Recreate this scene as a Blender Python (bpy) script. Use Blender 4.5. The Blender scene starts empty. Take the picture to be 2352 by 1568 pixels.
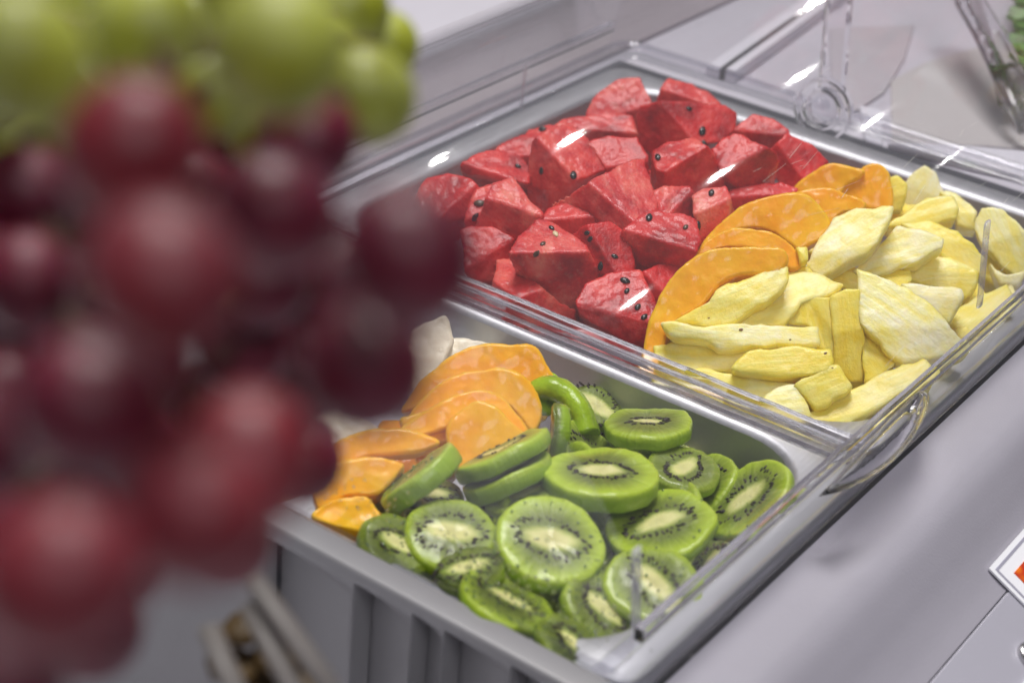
import bpy, bmesh, math, random
from mathutils import Vector, Matrix, noise
from mathutils.bvhtree import BVHTree
random.seed(7)
S = bpy.context.scene
COL = S.collection
V = Vector

# ------------------------------------------------------------------ camera
# x runs across the counter towards the customer's side, y runs along it, z is up; metres.
RX = V((0.81152082, -0.34440573, 0.4720367))
RY = V((0.57828031, 0.35748846, -0.73334432))
RZ = V((0.08382031, 0.86809371, 0.48927238))
CAM = V((0.24366172, -0.64069793, 0.41247439))
cd = bpy.data.cameras.new("camera"); co = bpy.data.objects.new("camera", cd); COL.objects.link(co)
co.matrix_world = Matrix(((RX[0], RX[1], RX[2], CAM[0]), (RY[0], RY[1], RY[2], CAM[1]), (RZ[0], RZ[1], RZ[2], CAM[2]), (0, 0, 0, 1)))
cd.lens = 67.005; cd.sensor_width = 36; cd.clip_start = 0.02; cd.clip_end = 60
cd.dof.use_dof = True; cd.dof.focus_distance = 0.845; cd.dof.aperture_fstop = 8.9; cd.dof.aperture_blades = 0
S.camera = co

# ------------------------------------------------------------------ light
W = bpy.data.worlds.new("World"); S.world = W; W.use_nodes = True
bg = W.node_tree.nodes["Background"]; bg.inputs[0].default_value = (0.86, 0.84, 0.94, 1); bg.inputs[1].default_value = 0.12

def area(name, loc, target, size, power, color=(1, 1, 1), shape='DISK'):
    d = bpy.data.lights.new(name, 'AREA'); d.shape = shape; d.size = size; d.energy = power; d.color = color
    o = bpy.data.objects.new(name, d); COL.objects.link(o); o.location = loc
    o.rotation_euler = (V(target) - V(loc)).to_track_quat('-Z', 'Y').to_euler()
    return o
area("added_soft_light", (-0.45, 0.25, 2.1), (-.15, .05, 0), 1.0, 50, (1, 0.975, 0.945))  # added soft overhead key in place of the spots and their bounce
area("added_soft_light", (1.1, -1.2, 1.9), (-.1, .05, 0), 1.0, 16, (0.97, 0.96, 1.0))  # added fill from the camera side, stands for no fitting
# rows of small ceiling spots further down the hall (they give the streaks on the dome)
for (x, y, z, s, p) in [(-1.42, 2.95, 2.10, .036, .8), (-.18, 2.85, 2.10, .032, .6), (.50, 2.45, 2.10, .032, .6),
                        (-.72, 3.5, 2.10, .032, .6), (.22, 3.55, 2.10, .026, .4), (1.44, 4.6, 2.10, .024, .3),
                        (-1.64, 4.45, 2.10, .036, .7), (-2.13, 3.0, 2.10, .032, .5)]:
    area("ceiling_spot", (x, y, z), (-.1, 0, .1), s, p * 1.0, (1, 0.98, 0.95))

S.view_settings.view_transform = 'Standard'; S.view_settings.look = 'None'
S.view_settings.exposure = 0.0; S.view_settings.gamma = 1.0
cy = S.cycles
cy.use_denoising = True
cy.max_bounces = 14; cy.transparent_max_bounces = 40; cy.transmission_bounces = 12; cy.glossy_bounces = 6; cy.diffuse_bounces = 4
cy.caustics_refractive = True; cy.sample_clamp_indirect = 8; cy.blur_glossy = 0.3

# ------------------------------------------------------------------ helpers
F = 4377.64
def ray(p):
    c = V((p[0] - 1176, -(p[1] - 784), -F))
    return V((RX.dot(c), RY.dot(c), RZ.dot(c))).normalized()
def at(p, z=0.0):
    """point of the level z seen in the picture at p (picture 2352 wide)"""
    r = ray(p); return CAM + r * ((z - CAM.z) / r.z)
def at_plane(p, c, n):
    r = ray(p); return CAM + r * ((c - CAM).dot(n) / r.dot(n))
def at_dist(p, d):
    return CAM + ray(p) * d

def setp(o, label=None, cat=None, group=None, kind=None):
    if label: o['label'] = label
    if cat: o['category'] = cat
    if group: o['group'] = group
    if kind: o['kind'] = kind
    return o
def mk(name, bm, mat, parent=None, smooth=True, mw=None):
    me = bpy.data.meshes.new(name); bm.normal_update(); bm.to_mesh(me); bm.free()
    if smooth:
        for p in me.polygons: p.use_smooth = True
    if mat: me.materials.append(mat)
    o = bpy.data.objects.new(name, me); COL.objects.link(o)
    if mw is not None: o.matrix_world = mw
    if parent is not None:
        o.parent = parent
        if mw is not None: o.matrix_parent_inverse = parent.matrix_world.inverted(); 
    return o
def empty(name, loc=(0, 0, 0)):
    o = bpy.data.objects.new(name, None); COL.objects.link(o); o.location = loc; o.empty_display_size = .01
    o.matrix_world = Matrix.Translation(V(loc)); return o
def add_box(bm, lo, hi, mat=None):
    vs = [bm.verts.new((x, y, z)) for x in (lo[0], hi[0]) for y in (lo[1], hi[1]) for z in (lo[2], hi[2])]
    for f in ((0, 1, 3, 2), (4, 6, 7, 5), (0, 4, 5, 1), (2, 3, 7, 6), (0, 2, 6, 4), (1, 5, 7, 3)):
        bm.faces.new([vs[i] for i in f])
def bevel(o, w, seg=2):
    m = o.modifiers.new('bevel', 'BEVEL'); m.width = w; m.segments = seg; m.limit_method = 'ANGLE'; return m
def sweep(bm, path, section, closed_path=False, up=V((0, 0, 1))):
    """closed section (u,v list) along path of points"""
    rings = []
    n = len(path)
    for i, p in enumerate(path):
        a = path[(i - 1) % n] if (closed_path or i > 0) else p
        b = path[(i + 1) % n] if (closed_path or i < n - 1) else p
        t = (V(b) - V(a)).normalized(); s = t.cross(up).normalized(); u = s.cross(t)
        rings.append([bm.verts.new(V(p) + s * q[0] + u * q[1]) for q in section])
    m = len(section)
    for i in range(n if closed_path else n - 1):
        A, B = rings[i], rings[(i + 1) % n]
        for j in range(m): bm.faces.new((A[j], A[(j + 1) % m], B[(j + 1) % m], B[j]))
    if not closed_path:
        bm.faces.new(rings[0][::-1]); bm.faces.new(rings[-1])
def rrect(x0, x1, y0, y1, r, n=8):
    pts = []
    for cx, cy_, a0 in ((x1 - r, y1 - r, 0), (x0 + r, y1 - r, 90), (x0 + r, y0 + r, 180), (x1 - r, y0 + r, 270)):
        for i in range(n + 1):
            a = math.radians(a0 + 90 * i / n); pts.append((cx + r * math.cos(a), cy_ + r * math.sin(a)))
    return pts
def loft(bm, loops):
    rs = [[bm.verts.new(p) for p in l] for l in loops]
    for A, B in zip(rs, rs[1:]):
        n = len(A)
        for j in range(n): bm.faces.new((A[j], A[(j + 1) % n], B[(j + 1) % n], B[j]))
    return rs

# ------------------------------------------------------------------ materials
def newmat(name):
    m = bpy.data.materials.new(name); m.use_nodes = True
    nt = m.node_tree; b = nt.nodes['Principled BSDF']; return m, nt, b
def N(nt, t, **k):
    n = nt.nodes.new(t)
    for a, v in k.items():
        if a in n.inputs: n.inputs[a].default_value = v
        else: setattr(n, a, v)
    return n
def L(nt, a, b): nt.links.new(a, b)
def ramp(nt, src, stops):
    r = nt.nodes.new('ShaderNodeValToRGB'); e = r.color_ramp.elements
    e[0].position, e[0].color = stops[0][0], (*stops[0][1], 1)
    e[1].position, e[1].color = stops[-1][0], (*stops[-1][1], 1)
    for p, c in stops[1:-1]:
        x = e.new(p); x.color = (*c, 1)
    L(nt, src, r.inputs[0]); return r
def coords(nt, scale=(1, 1, 1), rot=(0, 0, 0), rand=True):
    tc = N(nt, 'ShaderNodeTexCoord'); mp = N(nt, 'ShaderNodeMapping'); mp.inputs['Scale'].default_value = scale; mp.inputs['Rotation'].default_value = rot
    if rand:
        oi = N(nt, 'ShaderNodeObjectInfo'); ad = N(nt, 'ShaderNodeVectorMath', operation='ADD'); sc = N(nt, 'ShaderNodeMath', operation='MULTIPLY'); sc.inputs[1].default_value = 3.0
        L(nt, oi.outputs['Random'], sc.inputs[0]); L(nt, tc.outputs['Object'], ad.inputs[0]); L(nt, sc.outputs[0], ad.inputs[1]); L(nt, ad.outputs[0], mp.inputs[0])
    else: L(nt, tc.outputs['Object'], mp.inputs[0])
    return mp.outputs[0]
def noise_t(nt, vec, scale, detail=3, rough=.6):
    n = N(nt, 'ShaderNodeTexNoise'); n.inputs['Scale'].default_value = scale; n.inputs['Detail'].default_value = detail; n.inputs['Roughness'].default_value = rough
    L(nt, vec, n.inputs['Vector']); return n.outputs['Fac']
def bump(nt, b, src, dist, strength=1.0, prev=None):
    n = N(nt, 'ShaderNodeBump'); n.inputs['Distance'].default_value = dist; n.inputs['Strength'].default_value = strength
    L(nt, src, n.inputs['Height'])
    if prev: L(nt, prev, n.inputs['Normal'])
    L(nt, n.outputs[0], b.inputs['Normal']); return n.outputs[0]
def mixc(nt, fac, a, b, mode='MIX'):
    m = N(nt, 'ShaderNodeMix', data_type='RGBA', blend_type=mode)
    if isinstance(fac, (int, float)): m.inputs[0].default_value = fac
    else: L(nt, fac, m.inputs[0])
    for i, v in ((6, a), (7, b)):
        if isinstance(v, tuple): m.inputs[i].default_value = (*v, 1)
        else: L(nt, v, m.inputs[i])
    return m.outputs[2]
def mapr(nt, src, a, b, c=0, d=1):
    m = N(nt, 'ShaderNodeMapRange'); m.inputs[1].default_value = a; m.inputs[2].default_value = b; m.inputs[3].default_value = c; m.inputs[4].default_value = d
    L(nt, src, m.inputs[0]); return m.outputs[0]
def sss(b, w, scale, rad):
    b.inputs['Subsurface Weight'].default_value = w; b.inputs['Subsurface Scale'].default_value = scale; b.inputs['Subsurface Radius'].default_value = rad

def mat_melon():
    m, nt, b = newmat('watermelon_flesh')
    v = coords(nt, (1, 1, 1)); a = noise_t(nt, v, 55, 4, .6); f = noise_t(nt, coords(nt, (1, .28, 1)), 260, 4, .65)
    c = ramp(nt, a, [(.34, (.36, .003, .006)), (.47, (.58, .012, .014)), (.58, (.70, .042, .036)), (.72, (.77, .11, .085))])
    c2 = mixc(nt, mapr(nt, f, .52, .72, 0, .16), c.outputs[0], (.86, .30, .24))
    oi = N(nt, 'ShaderNodeObjectInfo')
    c3 = mixc(nt, 1.0, c2, oi.outputs['Color'], 'MULTIPLY')
    L(nt, c3, b.inputs['Base Color']); b.inputs['Roughness'].default_value = .42; b.inputs['Specular IOR Level'].default_value = .32; b.inputs['Coat Weight'].default_value = .22; b.inputs['Coat Roughness'].default_value = .14
    sss(b, .5, .008, (1, .18, .12))
    n1 = bump(nt, b, f, .0006, .6); bump(nt, b, noise_t(nt, v, 800, 2, .6), .0006, .8, n1)
    return m
def mat_pine():
    m, nt, b = newmat('pineapple_flesh')
    v = coords(nt, (.10, 1, 1)); f = noise_t(nt, v, 300, 4, .62); a = noise_t(nt, coords(nt), 60, 3)
    oi = N(nt, 'ShaderNodeObjectInfo')
    c = mixc(nt, mapr(nt, f, .38, .64), (.98, .80, .15), (.98, .89, .34))
    c = mixc(nt, mapr(nt, a, .46, .66, 0, .6), c, (.98, .74, .04))
    w_ = noise_t(nt, coords(nt, (1, 1, 1), (0, 0, 1.3)), 38, 4, .7); c = mixc(nt, mapr(nt, w_, .48, .72, 0, .65), c, (.97, .90, .58))
    c = mixc(nt, 1.0, c, oi.outputs['Color'], 'MULTIPLY')
    L(nt, c, b.inputs['Base Color']); b.inputs['Roughness'].default_value = .42; b.inputs['Specular IOR Level'].default_value = .35; b.inputs['Coat Weight'].default_value = .16; b.inputs['Coat Roughness'].default_value = .12
    sss(b, .45, .009, (1, .8, .3))
    n1 = bump(nt, b, f, .0006, .7); bump(nt, b, noise_t(nt, coords(nt), 700, 2), .0004, .7, n1)
    return m
def mat_papaya():
    m, nt, b = newmat('orange_melon_flesh')
    v = coords(nt); a = noise_t(nt, v, 45, 3)
    oi = N(nt, 'ShaderNodeObjectInfo')
    c = mixc(nt, mapr(nt, a, .35, .68), (.95, .39, .003), (.96, .53, .012))
    # paler where the flesh runs out thin along the cut edges
    ge = N(nt, 'ShaderNodeNewGeometry')
    c = mixc(nt, mapr(nt, ge.outputs['Pointiness'], .52, .60, 0, .8), c, (.96, .62, .05))
    c = mixc(nt, 1.0, c, oi.outputs['Color'], 'MULTIPLY')
    L(nt, c, b.inputs['Base Color']); b.inputs['Roughness'].default_value = .4; b.inputs['Coat Weight'].default_value = .38; b.inputs['Coat Roughness'].default_value = .10; b.inputs['Specular IOR Level'].default_value = .2
    sss(b, .25, .006, (1, .5, .10))
    bump(nt, b, noise_t(nt, v, 180, 3), .0007, .6)
    return m
def mat_kiwi():
    m, nt, b = newmat('kiwi_flesh')
    tc = N(nt, 'ShaderNodeTexCoord'); sx = N(nt, 'ShaderNodeSeparateXYZ'); L(nt, tc.outputs['Object'], sx.inputs[0])
    oi = N(nt, 'ShaderNodeObjectInfo')
    def M(op, a, c=None):
        n = N(nt, 'ShaderNodeMath', operation=op)
        for i, q in enumerate((a, c)):
            if q is None: continue
            if isinstance(q, (int, float)): n.inputs[i].default_value = q
            else: L(nt, q, n.inputs[i])
        return n.outputs[0]
    X, Y = sx.outputs[0], sx.outputs[1]
    r = M('SQRT', M('ADD', M('MULTIPLY', X, X), M('MULTIPLY', Y, Y)))
    core_r = M('SQRT', M('ADD', M('POWER', M('DIVIDE', X, .0080), 2), M('POWER', M('DIVIDE', Y, .0038), 2)))
    ang = M('ARCTAN2', Y, X)
    cb = N(nt, 'ShaderNodeCombineXYZ'); L(nt, M('MULTIPLY', ang, 5.5), cb.inputs[0]); L(nt, M('MULTIPLY', r, 22), cb.inputs[1]); L(nt, M('MULTIPLY', oi.outputs['Random'], 30), cb.inputs[2])
    st = noise_t(nt, cb.outputs[0], 2.6, 3, .6)
    v = coords(nt); a = noise_t(nt, v, 120, 3)
    core_r = M('DIVIDE', core_r, oi.outputs['Alpha'])
    g = mixc(nt, mapr(nt, st, .38, .66), (.26, .38, .015), (.48, .62, .06))
    g = mixc(nt, mapr(nt, r, .010, .024), g, (.48, .64, .04), 'MIX')
    g = mixc(nt, mapr(nt, st, .55, .75, 0, .45), g, (.52, .66, .17))
    zone = M('MULTIPLY', mapr(nt, r, .0185, .011), mapr(nt, core_r, .8, 1.5))
    g = mixc(nt, M('MULTIPLY', zone, .8), g, (.12, .155, .03))
    cr = M('ADD', core_r, M('MULTIPLY', M('SUBTRACT', st, .5), .9))
    c = mixc(nt, mapr(nt, cr, 1.35, .75), g, (.82, .80, .34))
    # the cut faces carry this pattern, the side does not
    nz = mapr(nt, M('ABSOLUTE', sx.outputs[2]), 0, .0001)
    side = mapr(nt, sx.outputs[2], -.0028, -.0012)
    c = mixc(nt, side, mixc(nt, a, (.24, .41, .010), (.38, .55, .03)), c)
    c = mixc(nt, 1.0, c, oi.outputs['Color'], 'MULTIPLY')
    L(nt, c, b.inputs['Base Color']); b.inputs['Roughness'].default_value = .38; b.inputs['Coat Weight'].default_value = .35; b.inputs['Coat Roughness'].default_value = .12
    sss(b, .2, .004, (.7, 1, .12))
    n1 = bump(nt, b, st, .0008, .6); bump(nt, b, noise_t(nt, v, 500, 2), .0005, .7, n1)
    return m
def plain(name, col, rough=.4, metal=0, spec=.5, nscale=None, namp=.08, bumpd=0, bscale=200, coat=0):
    m, nt, b = newmat(name); b.inputs['Roughness'].default_value = rough; b.inputs['Metallic'].default_value = metal; b.inputs['Specular IOR Level'].default_value = spec
    b.inputs['Coat Weight'].default_value = coat
    v = coords(nt)
    n = noise_t(nt, v, nscale or 20, 4)
    d = tuple(max(0, x * (1 - namp)) for x in col); e = tuple(min(1, x * (1 + namp)) for x in col)
    L(nt, mixc(nt, mapr(nt, n, .3, .7), d, e), b.inputs['Base Color'])
    if bumpd: bump(nt, b, noise_t(nt, v, bscale, 3), bumpd)
    return m
def mat_steel():
    m, nt, b = newmat('brushed_steel'); b.inputs['Metallic'].default_value = 1
    v = coords(nt, (1, .05, 1), rand=False); n = noise_t(nt, v, 900, 3); d = noise_t(nt, coords(nt, rand=False), 30, 4)
    L(nt, mixc(nt, d, (.50, .505, .53), (.62, .625, .65)), b.inputs['Base Color'])
    L(nt, mapr(nt, n, .3, .7, .46, .60), b.inputs['Roughness'])
    return m
def mat_clear(name, tint=(.985, .982, .99), rough=.035, haze=.011, f0=.035):
    """thin clear polycarbonate sheet: passes light straight, reflects by Fresnel, slight scuffed haze"""
    m = bpy.data.materials.new(name); m.use_nodes = True; nt = m.node_tree; nt.nodes.clear()
    out = N(nt, 'ShaderNodeOutputMaterial'); tr = N(nt, 'ShaderNodeBsdfTransparent'); tr.inputs[0].default_value = (*tint, 1)
    gl = N(nt, 'ShaderNodeBsdfAnisotropic'); gl.inputs['Color'].default_value = (1, 1, 1, 1); gl.inputs['Roughness'].default_value = rough
    lw = N(nt, 'ShaderNodeLayerWeight'); lw.inputs['Blend'].default_value = .5      # Schlick, the same from both sides of the sheet
    pw = N(nt, 'ShaderNodeMath', operation='POWER'); L(nt, lw.outputs['Facing'], pw.inputs[0]); pw.inputs[1].default_value = 5
    fr = N(nt, 'ShaderNodeMath', operation='MULTIPLY_ADD'); L(nt, pw.outputs[0], fr.inputs[0]); fr.inputs[1].default_value = .95; fr.inputs[2].default_value = f0
    v = coords(nt, (1, 1, 1), rand=False)
    bp = N(nt, 'ShaderNodeBump'); bp.inputs['Distance'].default_value = .0008; bp.inputs['Strength'].default_value = .10
    L(nt, noise_t(nt, v, 28, 2), bp.inputs['Height']); L(nt, bp.outputs[0], gl.inputs['Normal'])
    mx = N(nt, 'ShaderNodeMixShader'); L(nt, fr.outputs[0], mx.inputs[0]); L(nt, tr.outputs[0], mx.inputs[1]); L(nt, gl.outputs[0], mx.inputs[2])
    df = N(nt, 'ShaderNodeBsdfDiffuse'); df.inputs[0].default_value = (.8, .8, .84, 1)
    m2 = N(nt, 'ShaderNodeMixShader'); sm = noise_t(nt, coords(nt, (1, .25, 1), rand=False), 14, 5, .6)
    L(nt, mapr(nt, sm, .35, .75, haze * .5, haze * 1.6), m2.inputs[0]); L(nt, mx.outputs[0], m2.inputs[1]); L(nt, df.outputs[0], m2.inputs[2])
    L(nt, m2.outputs[0], out.inputs[0])
    return m
def mat_glass(name, ior=1.45, rough=.03, col=(.97, .965, .98), bscale=90, bd=.0006):
    m, nt, b = newmat(name); b.inputs['Transmission Weight'].default_value = 1; b.inputs['IOR'].default_value = ior
    b.inputs['Roughness'].default_value = rough; b.inputs['Base Color'].default_value = (*col, 1)
    bump(nt, b, noise_t(nt, coords(nt, rand=False), bscale, 2), bd, .6)
    return m
def mat_grape(name, c1, c2, bloom, tr=.0):
    m, nt, b = newmat(name)
    v = coords(nt); n = noise_t(nt, v, 60, 3); n2 = noise_t(nt, v, 140, 4)
    c = mixc(nt, mapr(nt, n, .35, .65), c1, c2)
    c = mixc(nt, mapr(nt, n2, .35, .7, .05, .45), c, bloom)
    L(nt, c, b.inputs['Base Color']); L(nt, mapr(nt, n2, .3, .7, .38, .52), b.inputs['Roughness'])
    sss(b, .35, .006, c2)
    return m

M_MELON, M_PINE, M_PAP, M_KIWI = mat_melon(), mat_pine(), mat_papaya(), mat_kiwi()
M_SEED = plain('black_seed', (.018, .014, .012), .25, nscale=300, namp=.5)
M_SEEDB = plain('brown_seed', (.09, .05, .025), .3, nscale=300, namp=.4)
M_WHITESEED = plain('pale_seed', (.75, .62, .36), .35)
M_KSEED = plain('kiwi_seed', (.03, .022, .018), .3, nscale=300, namp=.5)
M_WMEL = plain('white_melon_flesh', (.86, .80, .62), .35, nscale=60, namp=.07, bumpd=.0006, bscale=300)
M_STEEL = mat_steel(); M_BEAD = plain('water_bead', (.30, .42, .16), .08, coat=1)
M_BEAD.node_tree.nodes['Principled BSDF'].inputs['Transmission Weight'].default_value = .5
M_COUNTER = plain('grey_counter_plastic', (.35, .335, .385), .42, nscale=8, namp=.05, bumpd=.00012, bscale=900)
M_TOP = plain('lilac_counter_top', (.54, .52, .575), .45, nscale=5, namp=.06)
M_END = plain('end_panel_plastic', (.30, .295, .305), .42, nscale=8, namp=.05)
M_PANEL = plain('pale_grey_panel', (.40, .39, .45), .5, nscale=8, namp=.04, bumpd=.0001, bscale=900)
M_WHITE = plain('white_plastic', (.72, .71, .77), .4, nscale=10, namp=.04)
M_DARKGAP = plain('gap_black', (.02, .02, .024), .6)  # near-black for the painted gap shadow, the lock recess and rail groove
M_LID = mat_clear('clear_lid_sheet')
M_EDGE = mat_glass('clear_moulded_plastic', 1.22, .06, bscale=50, bd=.0003)
M_FRAME = mat_glass('clear_frame_plastic', 1.17, .09, (.93, .93, .95), 40, .0004)
M_RIB = mat_clear('clear_rib_plastic', haze=.30)
M_HAND = mat_glass('clear_handle_plastic', 1.42, .02)

# ------------------------------------------------------------------ counter
prof = [(.0175, -.0056), (.024, -.0050), (.032, -.0044), (.038, -.0044), (.043, -.0054), (.049, -.0085), (.056, -.0150), (.063, -.0220), (.071, -.0282), (.078, -.0320)]
def sheet(name, prof, y0, y1, mat, ny=1, thick=None):
    bm = bmesh.new(); rows = []
    for (x, z) in prof: rows.append([bm.verts.new((x, y0 + (y1 - y0) * j / ny, z)) for j in range(ny + 1)])
    for a, b in zip(rows, rows[1:]):
        for j in range(ny): bm.faces.new((a[j], b[j], b[j + 1], a[j + 1]))
    return mk(name, bm, mat)
def smoothcurve(pts, k=5):
    out = []
    for i in range(len(pts) - 1):
        p0 = pts[max(0, i - 1)]; p1 = pts[i]; p2 = pts[i + 1]; p3 = pts[min(len(pts) - 1, i + 2)]
        for j in range(k):
            t = j / k
            out.append(tuple(.5 * ((2 * p1[d]) + (-p0[d] + p2[d]) * t + (2 * p0[d] - 5 * p1[d] + 4 * p2[d] - p3[d]) * t * t + (-p0[d] + 3 * p1[d] - 3 * p2[d] + p3[d]) * t ** 3) for d in range(len(p1))))
    out.append(pts[-1]); return out
edge = empty('counter_edge', (.02, .1, -.004))
setp(edge, 'rounded grey lilac counter edge running beside the clear lid', 'counter edge')
o = sheet('edge_moulding', smoothcurve(prof), -.60, 1.4, M_COUNTER); o.parent = edge; o.matrix_parent_inverse = edge.matrix_world.inverted()
# front panel beyond the seam, sloping down 28 degrees
a28 = math.radians(28)
P0 = V((.0788, 0, -.0318))
def pan(u, y, h=0):  # u along the slope, h above it
    return V((P0.x + u * math.cos(a28) + h * math.sin(a28), y, P0.z - u * math.sin(a28) + h * math.cos(a28)))
bm = bmesh.new()
us = [(0, -.010), (0, -.0006), (.0006, 0), (.5, 0), (.5, -.010)]
A = [bm.verts.new(pan(u, -.60, h)) for u, h in us]; B = [bm.verts.new(pan(u, 1.4, h)) for u, h in us]
for i in range(5): bm.faces.new((A[i], A[(i + 1) % 5], B[(i + 1) % 5], B[i]))
bm.faces.new(A[::-1]); bm.faces.new(B)
front = mk('front_panel', bm, M_PANEL, smooth=False)
setp(front, 'pale grey sloping front panel of the counter, carrying the small white card', 'panel')

# white price card with a double frame line and a photo of oranges
def on_panel(p):
    n = V((math.sin(a28), 0, math.cos(a28))); return at_plane(p, P0, n)
c0 = on_panel((2267, 1308)); 
uu = (c0 - P0).dot(V((math.cos(a28), 0, -math.sin(a28)))); yy = c0.y
card = empty('price_card', pan(uu, yy)); setp(card, 'white card with grey double frame and orange fruit photo on the sloping panel', 'card')
def plate(name, u0, u1, y0, y1, h0, h1, mat, parent):
    bm = bmesh.new(); vs = [bm.verts.new(pan(u, y, h)) for u in (u0, u1) for y in (y0, y1) for h in (h0, h1)]
    for f in ((0, 1, 3, 2), (4, 6, 7, 5), (0, 4, 5, 1), (2, 3, 7, 6), (0, 2, 6, 4), (1, 5, 7, 3)): bm.faces.new([vs[i] for i in f])
    o = mk(name, bm, mat, smooth=False); o.parent = parent; o.matrix_parent_inverse = parent.matrix_world.inverted(); return o
M_CARD = plain('card_white', (.84, .84, .88), .5, nscale=5, namp=.015); M_LINE = plain('frame_line_grey', (.33, .32, .40), .5)
plate('card_sheet', uu, uu + .07, yy, yy + .10, .0005, .0014, M_CARD, card)
e1 = .0021
plate('frame_line', uu + e1, uu + e1 + .0012, yy + e1 + .0001, yy + .098, .0014, .0016, M_LINE, card)
plate('frame_line', uu + e1 + .0012, uu + .068, yy + e1, yy + e1 + .0012, .0014, .0016, M_LINE, card)
mo, nt, b = newmat('orange_photo_print')
vr = N(nt, 'ShaderNodeTexVoronoi'); vr.inputs['Scale'].default_value = 170; L(nt, coords(nt, rand=False), vr.inputs['Vector'])
cr = ramp(nt, vr.outputs['Distance'], [(0, (.95, .50, .02)), (.45, (.90, .26, .01)), (.75, (.62, .05, .01))])
c2 = mixc(nt, .35, cr.outputs[0], vr.outputs['Color'], 'SOFT_LIGHT'); L(nt, c2, b.inputs['Base Color']); b.inputs['Roughness'].default_value = .4
plate('fruit_photo', uu + .0085, uu + .060, yy + .0095, yy + .09, .0014, .0017, mo, card)
# round lock / fastener at the right edge
c1 = on_panel((2362, 1508)); u1 = (c1 - P0).dot(V((math.cos(a28), 0, -math.sin(a28))))
lock = empty('round_lock', pan(u1, c1.y)); setp(lock, 'round metal button with dark recess on the front panel below the card', 'lock')
rot = Matrix.Rotation(a28, 4, 'Y')
def disc(name, rings, mat, parent, base, rotm, n=32):
    bm = bmesh.new(); loops = [[(r * math.cos(2 * math.pi * i / n), r * math.sin(2 * math.pi * i / n), z) for i in range(n)] for r, z in rings]
    rs = loft(bm, loops); bm.faces.new(rs[-1]); bmesh.ops.recalc_face_normals(bm, faces=bm.faces)
    mw = Matrix.Translation(base) @ rotm
    return mk(name, bm, mat, parent, mw=mw)
M_CHROME = plain('dull_chrome', (.55, .54, .55), .25, metal=1)
disc('lock_ring', [(.0056, 0), (.0058, .002), (.005, .0032), (.0037, .0030), (.0034, .001)], M_CHROME, lock, pan(u1, c1.y), rot)
disc('lock_recess', [(.0034, .0008), (.0032, .0013), (.001, .0012)], M_DARKGAP, lock, pan(u1, c1.y), rot)
disc('lock_core', [(.0015, .0008), (.0014, .0024), (.0006, .0028)], plain('brass', (.6, .45, .2), .3, metal=1), lock, pan(u1, c1.y), rot)
# seam ridge beyond the lock
o = plate('panel_ridge', u1 + .004, u1 + .0052, -.6, c1.y - .006, 0.0002, .0012, M_WHITE, front)

# counter top behind and to the left
bm = bmesh.new()
def quad(bm, pts): bm.faces.new([bm.verts.new(p) for p in pts])
quad(bm, [(-2.2, -.192, -.012), (-.3245, -.192, -.012), (-.3245, .334, -.012), (-2.2, .334, -.012)])
quad(bm, [(-2.2, .334, -.012), (.0172, .334, -.012), (.0172, 1.6, -.012), (-2.2, 1.6, -.012)])
top = mk('counter_top', bm, M_TOP, smooth=False); setp(top, kind='structure')
bm = bmesh.new(); add_box(bm, (-.405, -.19, -.0118), (-.330, 1.2, -.0085))  # added strip; its mauve stands for a dark room reflection in the dome
o = mk('reflection_strip', bm, plain('mauve_reflection', (.36, .32, .345), .35, nscale=6, namp=.12), smooth=False); bevel(o, .001)
setp(o, 'mauve grey strip coloured as a dark reflection along the far side of the dome lid', 'channel')
# fluted end panel below the trays: saw-tooth vertical ribs
steps = [-.1365, -.0938, -.0675, -.0535, -.0248, -.0040, .0165]
endp = empty('end_panel', (-.06, -.195, -.2)); setp(endp, 'grey fluted end panel of the counter dropping below the kiwi tray', 'panel')
RT = .0125   # height of the end rail, just high enough to hide the near tray rim
for k in range(len(steps) - 1):
    bm = bmesh.new(); x0, x1 = steps[k], steps[k + 1]; m = 12; d = .009
    row = [(x0 + (x1 - x0) * i / m, -.1945 - d * (i / m) ** 1.3) for i in range(m + 1)] + [(x1 + .0012, -.2060), (x1 + .0014, -.1955)]
    lv = [[bm.verts.new((x, -.2066 + (y + .2066) * f, z)) for x, y in row] for z, f in ((.0030, 0), (.0012, .02), (-.002, .3), (-.006, .8), (-.010, 1), (-.5, 1))]
    for A_, C_ in zip(lv, lv[1:]):
        for i in range(len(row) - 1): bm.faces.new((A_[i], A_[i + 1], C_[i + 1], C_[i]))
    o = mk('flute', bm, M_END); o.parent = endp; o.matrix_parent_inverse = endp.matrix_world.inverted()
    m_ = o.modifiers.new('es', 'EDGE_SPLIT'); m_.split_angle = math.radians(50)
bm = bmesh.new(); add_box(bm, (-.3245, -.2068, .0014), (.0168, -.1945, RT))
for v in bm.verts:
    if v.co.x > 0 and v.co.z > .005: v.co.z = .0050
o = mk('top_rail', bm, M_END); bevel(o, .0030, 4); o.parent = endp; o.matrix_parent_inverse = endp.matrix_world.inverted()
bm = bmesh.new(); add_box(bm, (-.3245, -.2050, -.5), (-.1365, -.1960, .0012))
o = mk('corner_board', bm, M_END, smooth=False); bevel(o, .002, 3); o.parent = endp; o.matrix_parent_inverse = endp.matrix_world.inverted()
# lower shelf
bm = bmesh.new(); quad(bm, [(-2.2, -1.2, -.17), (.6, -1.2, -.17), (.6, -.2085, -.17), (-2.2, -.2085, -.17)])
sh = mk('lower_shelf', bm, M_WHITE, smooth=False); setp(sh, kind='structure')

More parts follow.
